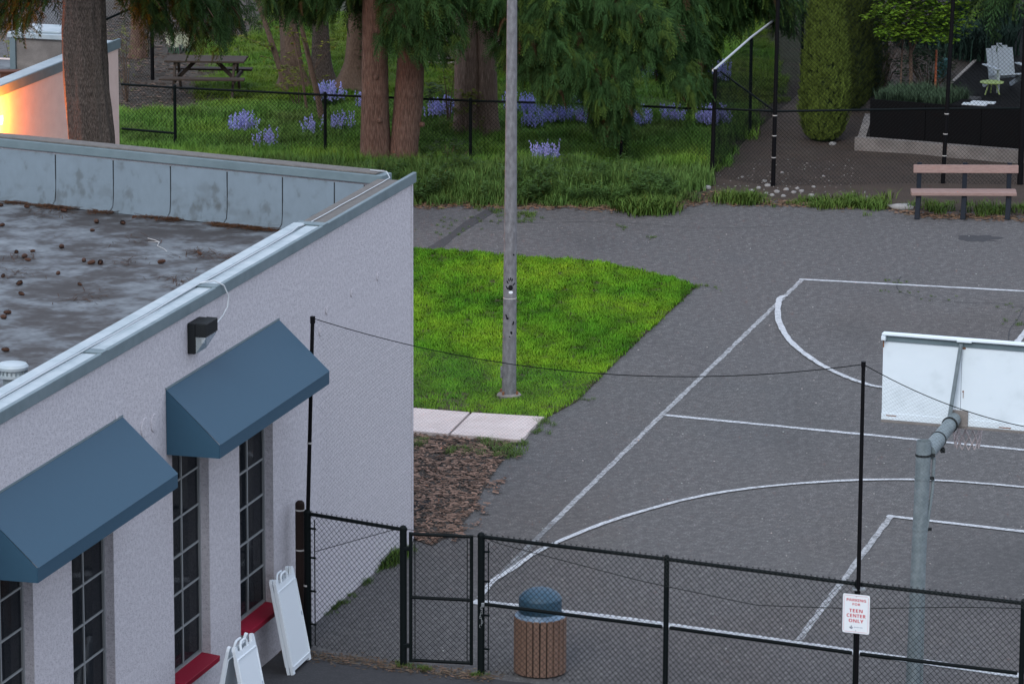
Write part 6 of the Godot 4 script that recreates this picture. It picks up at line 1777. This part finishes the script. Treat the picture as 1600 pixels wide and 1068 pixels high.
	# park bench
	t = thing("park_bench", "park bench with pinkish brown planks on dark metal legs before the fence", "bench", Vector3(7.92, 0, -25.95), 0.0)
	for x in [-0.80, 0.0, 0.78]:
		b = MB.new()
		b.bar(Vector3(x - 0.05, 0.0, 0.20), Vector3(x - 0.02, 0.40, 0.10), 0.085, 0.06, 0.005)
		b.bar(Vector3(x - 0.02, 0.395, 0.13), Vector3(x + 0.0, 0.395, -0.22), 0.055, 0.045, 0.005)
		part("leg", b, M.bench_frame, t)
		b = MB.new(); b.bar(Vector3(x, 0.0, -0.22), Vector3(x + 0.02, 0.92, -0.30), 0.08, 0.05, 0.005, Vector3.BACK)
		part("back_post", b, M.bench_frame, t)
	b = MB.new(); b.box(Vector3(-0.035, 0.445, 0.09), Vector3(1.84, 0.06, 0.19), Basis.IDENTITY, 0.006); part("seat_plank", b, M.bench_plank, t)
	b = MB.new(); b.box(Vector3(-0.02, 0.450, -0.11), Vector3(1.84, 0.05, 0.19), Basis.IDENTITY, 0.006); part("seat_plank", b, M.bench_plank, t)
	b = MB.new(); b.box(Vector3(0.03, 0.815, -0.255), Vector3(1.84, 0.145, 0.045), Basis(Vector3.RIGHT, -0.09), 0.006); part("back_plank", b, M.bench_plank, t)
	# picnic table
	t = thing("picnic_table", "weathered brown wooden picnic table with attached bench seats in the yard", "picnic table", Vector3(-6.22, 0.04, -38.45), -0.06)
	for k in 5:
		b = MB.new(); b.box(Vector3(rr(-0.01, 0.01), 0.73, -0.30 + k * 0.15), Vector3(1.62, 0.04, 0.14), Basis.IDENTITY, 0.005); part("top_plank", b, M.table_wood, t)
	for z in [-0.74, -0.60, 0.60, 0.74]:
		b = MB.new(); b.box(Vector3(rr(-0.01, 0.01), 0.43, z), Vector3(1.72, 0.04, 0.13), Basis.IDENTITY, 0.005); part("seat_plank", b, M.table_wood, t)
	for x in [-0.6, 0.6]:
		b = MB.new(); b.bar(Vector3(x, 0.0, 0.62), Vector3(x, 0.71, 0.22), 0.045, 0.09, 0.004); part("leg", b, M.table_wood, t)
		b = MB.new(); b.bar(Vector3(x, 0.0, -0.62), Vector3(x, 0.71, -0.22), 0.045, 0.09, 0.004); part("leg", b, M.table_wood, t)
		b = MB.new(); b.box(Vector3(x + 0.046, 0.385, 0), Vector3(0.04, 0.09, 1.55), Basis.IDENTITY, 0.004); part("seat_bearer", b, M.table_wood, t)
		b = MB.new(); b.box(Vector3(x + 0.046, 0.67, 0), Vector3(0.04, 0.08, 0.68), Basis.IDENTITY, 0.004); part("top_bearer", b, M.table_wood, t)
		b = MB.new(); b.bar(Vector3(x * 0.92, 0.36, 0.0), Vector3(x * 0.35, 0.70, 0.0), 0.05, 0.08, 0.004); part("brace", b, M.table_wood, t)
	# flood lamp on the hall wall
	t = thing("wall_lamp", "boxy black wall lamp with clear lens above the farther awning", "lamp", hall * Vector3(0, 4.36, 7.90), -HALL_A)
	b = MB.new(); b.box(Vector3(0.045, 0.0, 0.0), Vector3(0.09, 0.34, 0.36), Basis.IDENTITY, 0.008); part("back_box", b, M.lamp_black, t)
	b = MB.new(); b.box(Vector3(0.155, 0.10, 0.0), Vector3(0.13, 0.15, 0.37), Basis.IDENTITY, 0.01); part("hood", b, M.lamp_black, t)
	b = MB.new(); b.prism(PackedVector2Array([Vector2(0.092, -0.165), Vector2(0.215, 0.02), Vector2(0.092, 0.02)]), -0.165, 0.165, Basis(Vector3.RIGHT, Vector3.BACK, Vector3.UP)); part("lens", b, M.lens, t)
	b = MB.new(); b.lathe([[0.0, -0.05], [0.022, -0.04], [0.026, 0.02], [0.015, 0.06], [0.0, 0.06]], 12, Vector3(0.125, -0.03, 0.03)); part("bulb", b, M.plastic_white, t)
	b = MB.new(); b.box(Vector3(0.094, -0.07, 0.0), Vector3(0.004, 0.19, 0.3)); part("reflector", b, M.galvanized, t)
	# white cable: along the coping, looping down to the lamp
	b = MB.new()
	var cp := []; var cr := []
	for k in 60:
		var z := lerpf(19.0, 0.35, k / 59.0)
		cp.append(hall * Vector3(-0.165 + 0.03 * nz.get_noise_2d(z * 0.35, 3.0) - (0.03 if z < 4.0 else 0.0), 4.775 + (0.004 if z > 3.6 else -0.03), z)); cr.append(0.0065)
	cp.append(hall * Vector3(-0.30, 4.775, 0.12)); cr.append(0.0065)
	cp.append(hall * Vector3(-0.55, 4.765, 0.02)); cr.append(0.0065)
	b.tube(cp, cr, 6)
	single("roof_cable", b, M.cable_white, "thin white cable running along the top of the front parapet", "cable")
	b = MB.new()
	var lp := []; var lr := []
	for q in [[-0.16, 4.79, 7.22], [-0.02, 4.815, 7.16], [0.06, 4.75, 7.08], [0.085, 4.62, 7.0], [0.08, 4.50, 7.02], [0.06, 4.42, 7.12], [0.05, 4.37, 7.28], [0.05, 4.35, 7.50], [0.05, 4.35, 7.72]]:
		lp.append(hall * Vector3(q[0], q[1], q[2])); lr.append(0.009)
	b.tube(lp, lr, 6)
	single("lamp_cable", b, M.cable_white, "white cable looping from the parapet down to the wall lamp", "cable")
	# roof vent
	t = thing("roof_vent", "round galvanised roof vent with capped top at the left edge of the flat roof", "roof vent", hall * Vector3(-1.42, 3.92, 9.55))
	b = MB.new(); b.lathe([[0.13, 0.0], [0.115, 0.06], [0.105, 0.10], [0.105, 0.26]], 20); part("pipe", b, M.galvanized, t)
	b = MB.new(); b.lathe([[0.20, 0.0], [0.17, 0.03], [0.13, 0.05]], 20); part("flashing", b, M.lamp_black, t)
	b = MB.new(); b.lathe([[0.10, 0.24], [0.155, 0.25], [0.16, 0.28], [0.14, 0.285], [0.14, 0.33], [0.165, 0.335], [0.17, 0.365], [0.15, 0.39], [0.06, 0.405], [0.0, 0.407]], 24); part("cap", b, M.coping_top, t)
	for k in 20:
		var an := TAU * k / 20.0
		b = MB.new(); b.box(Vector3(cos(an) * 0.152, 0.31, sin(an) * 0.152), Vector3(0.012, 0.045, 0.012)); part("louver", b, M.galvanized, t)
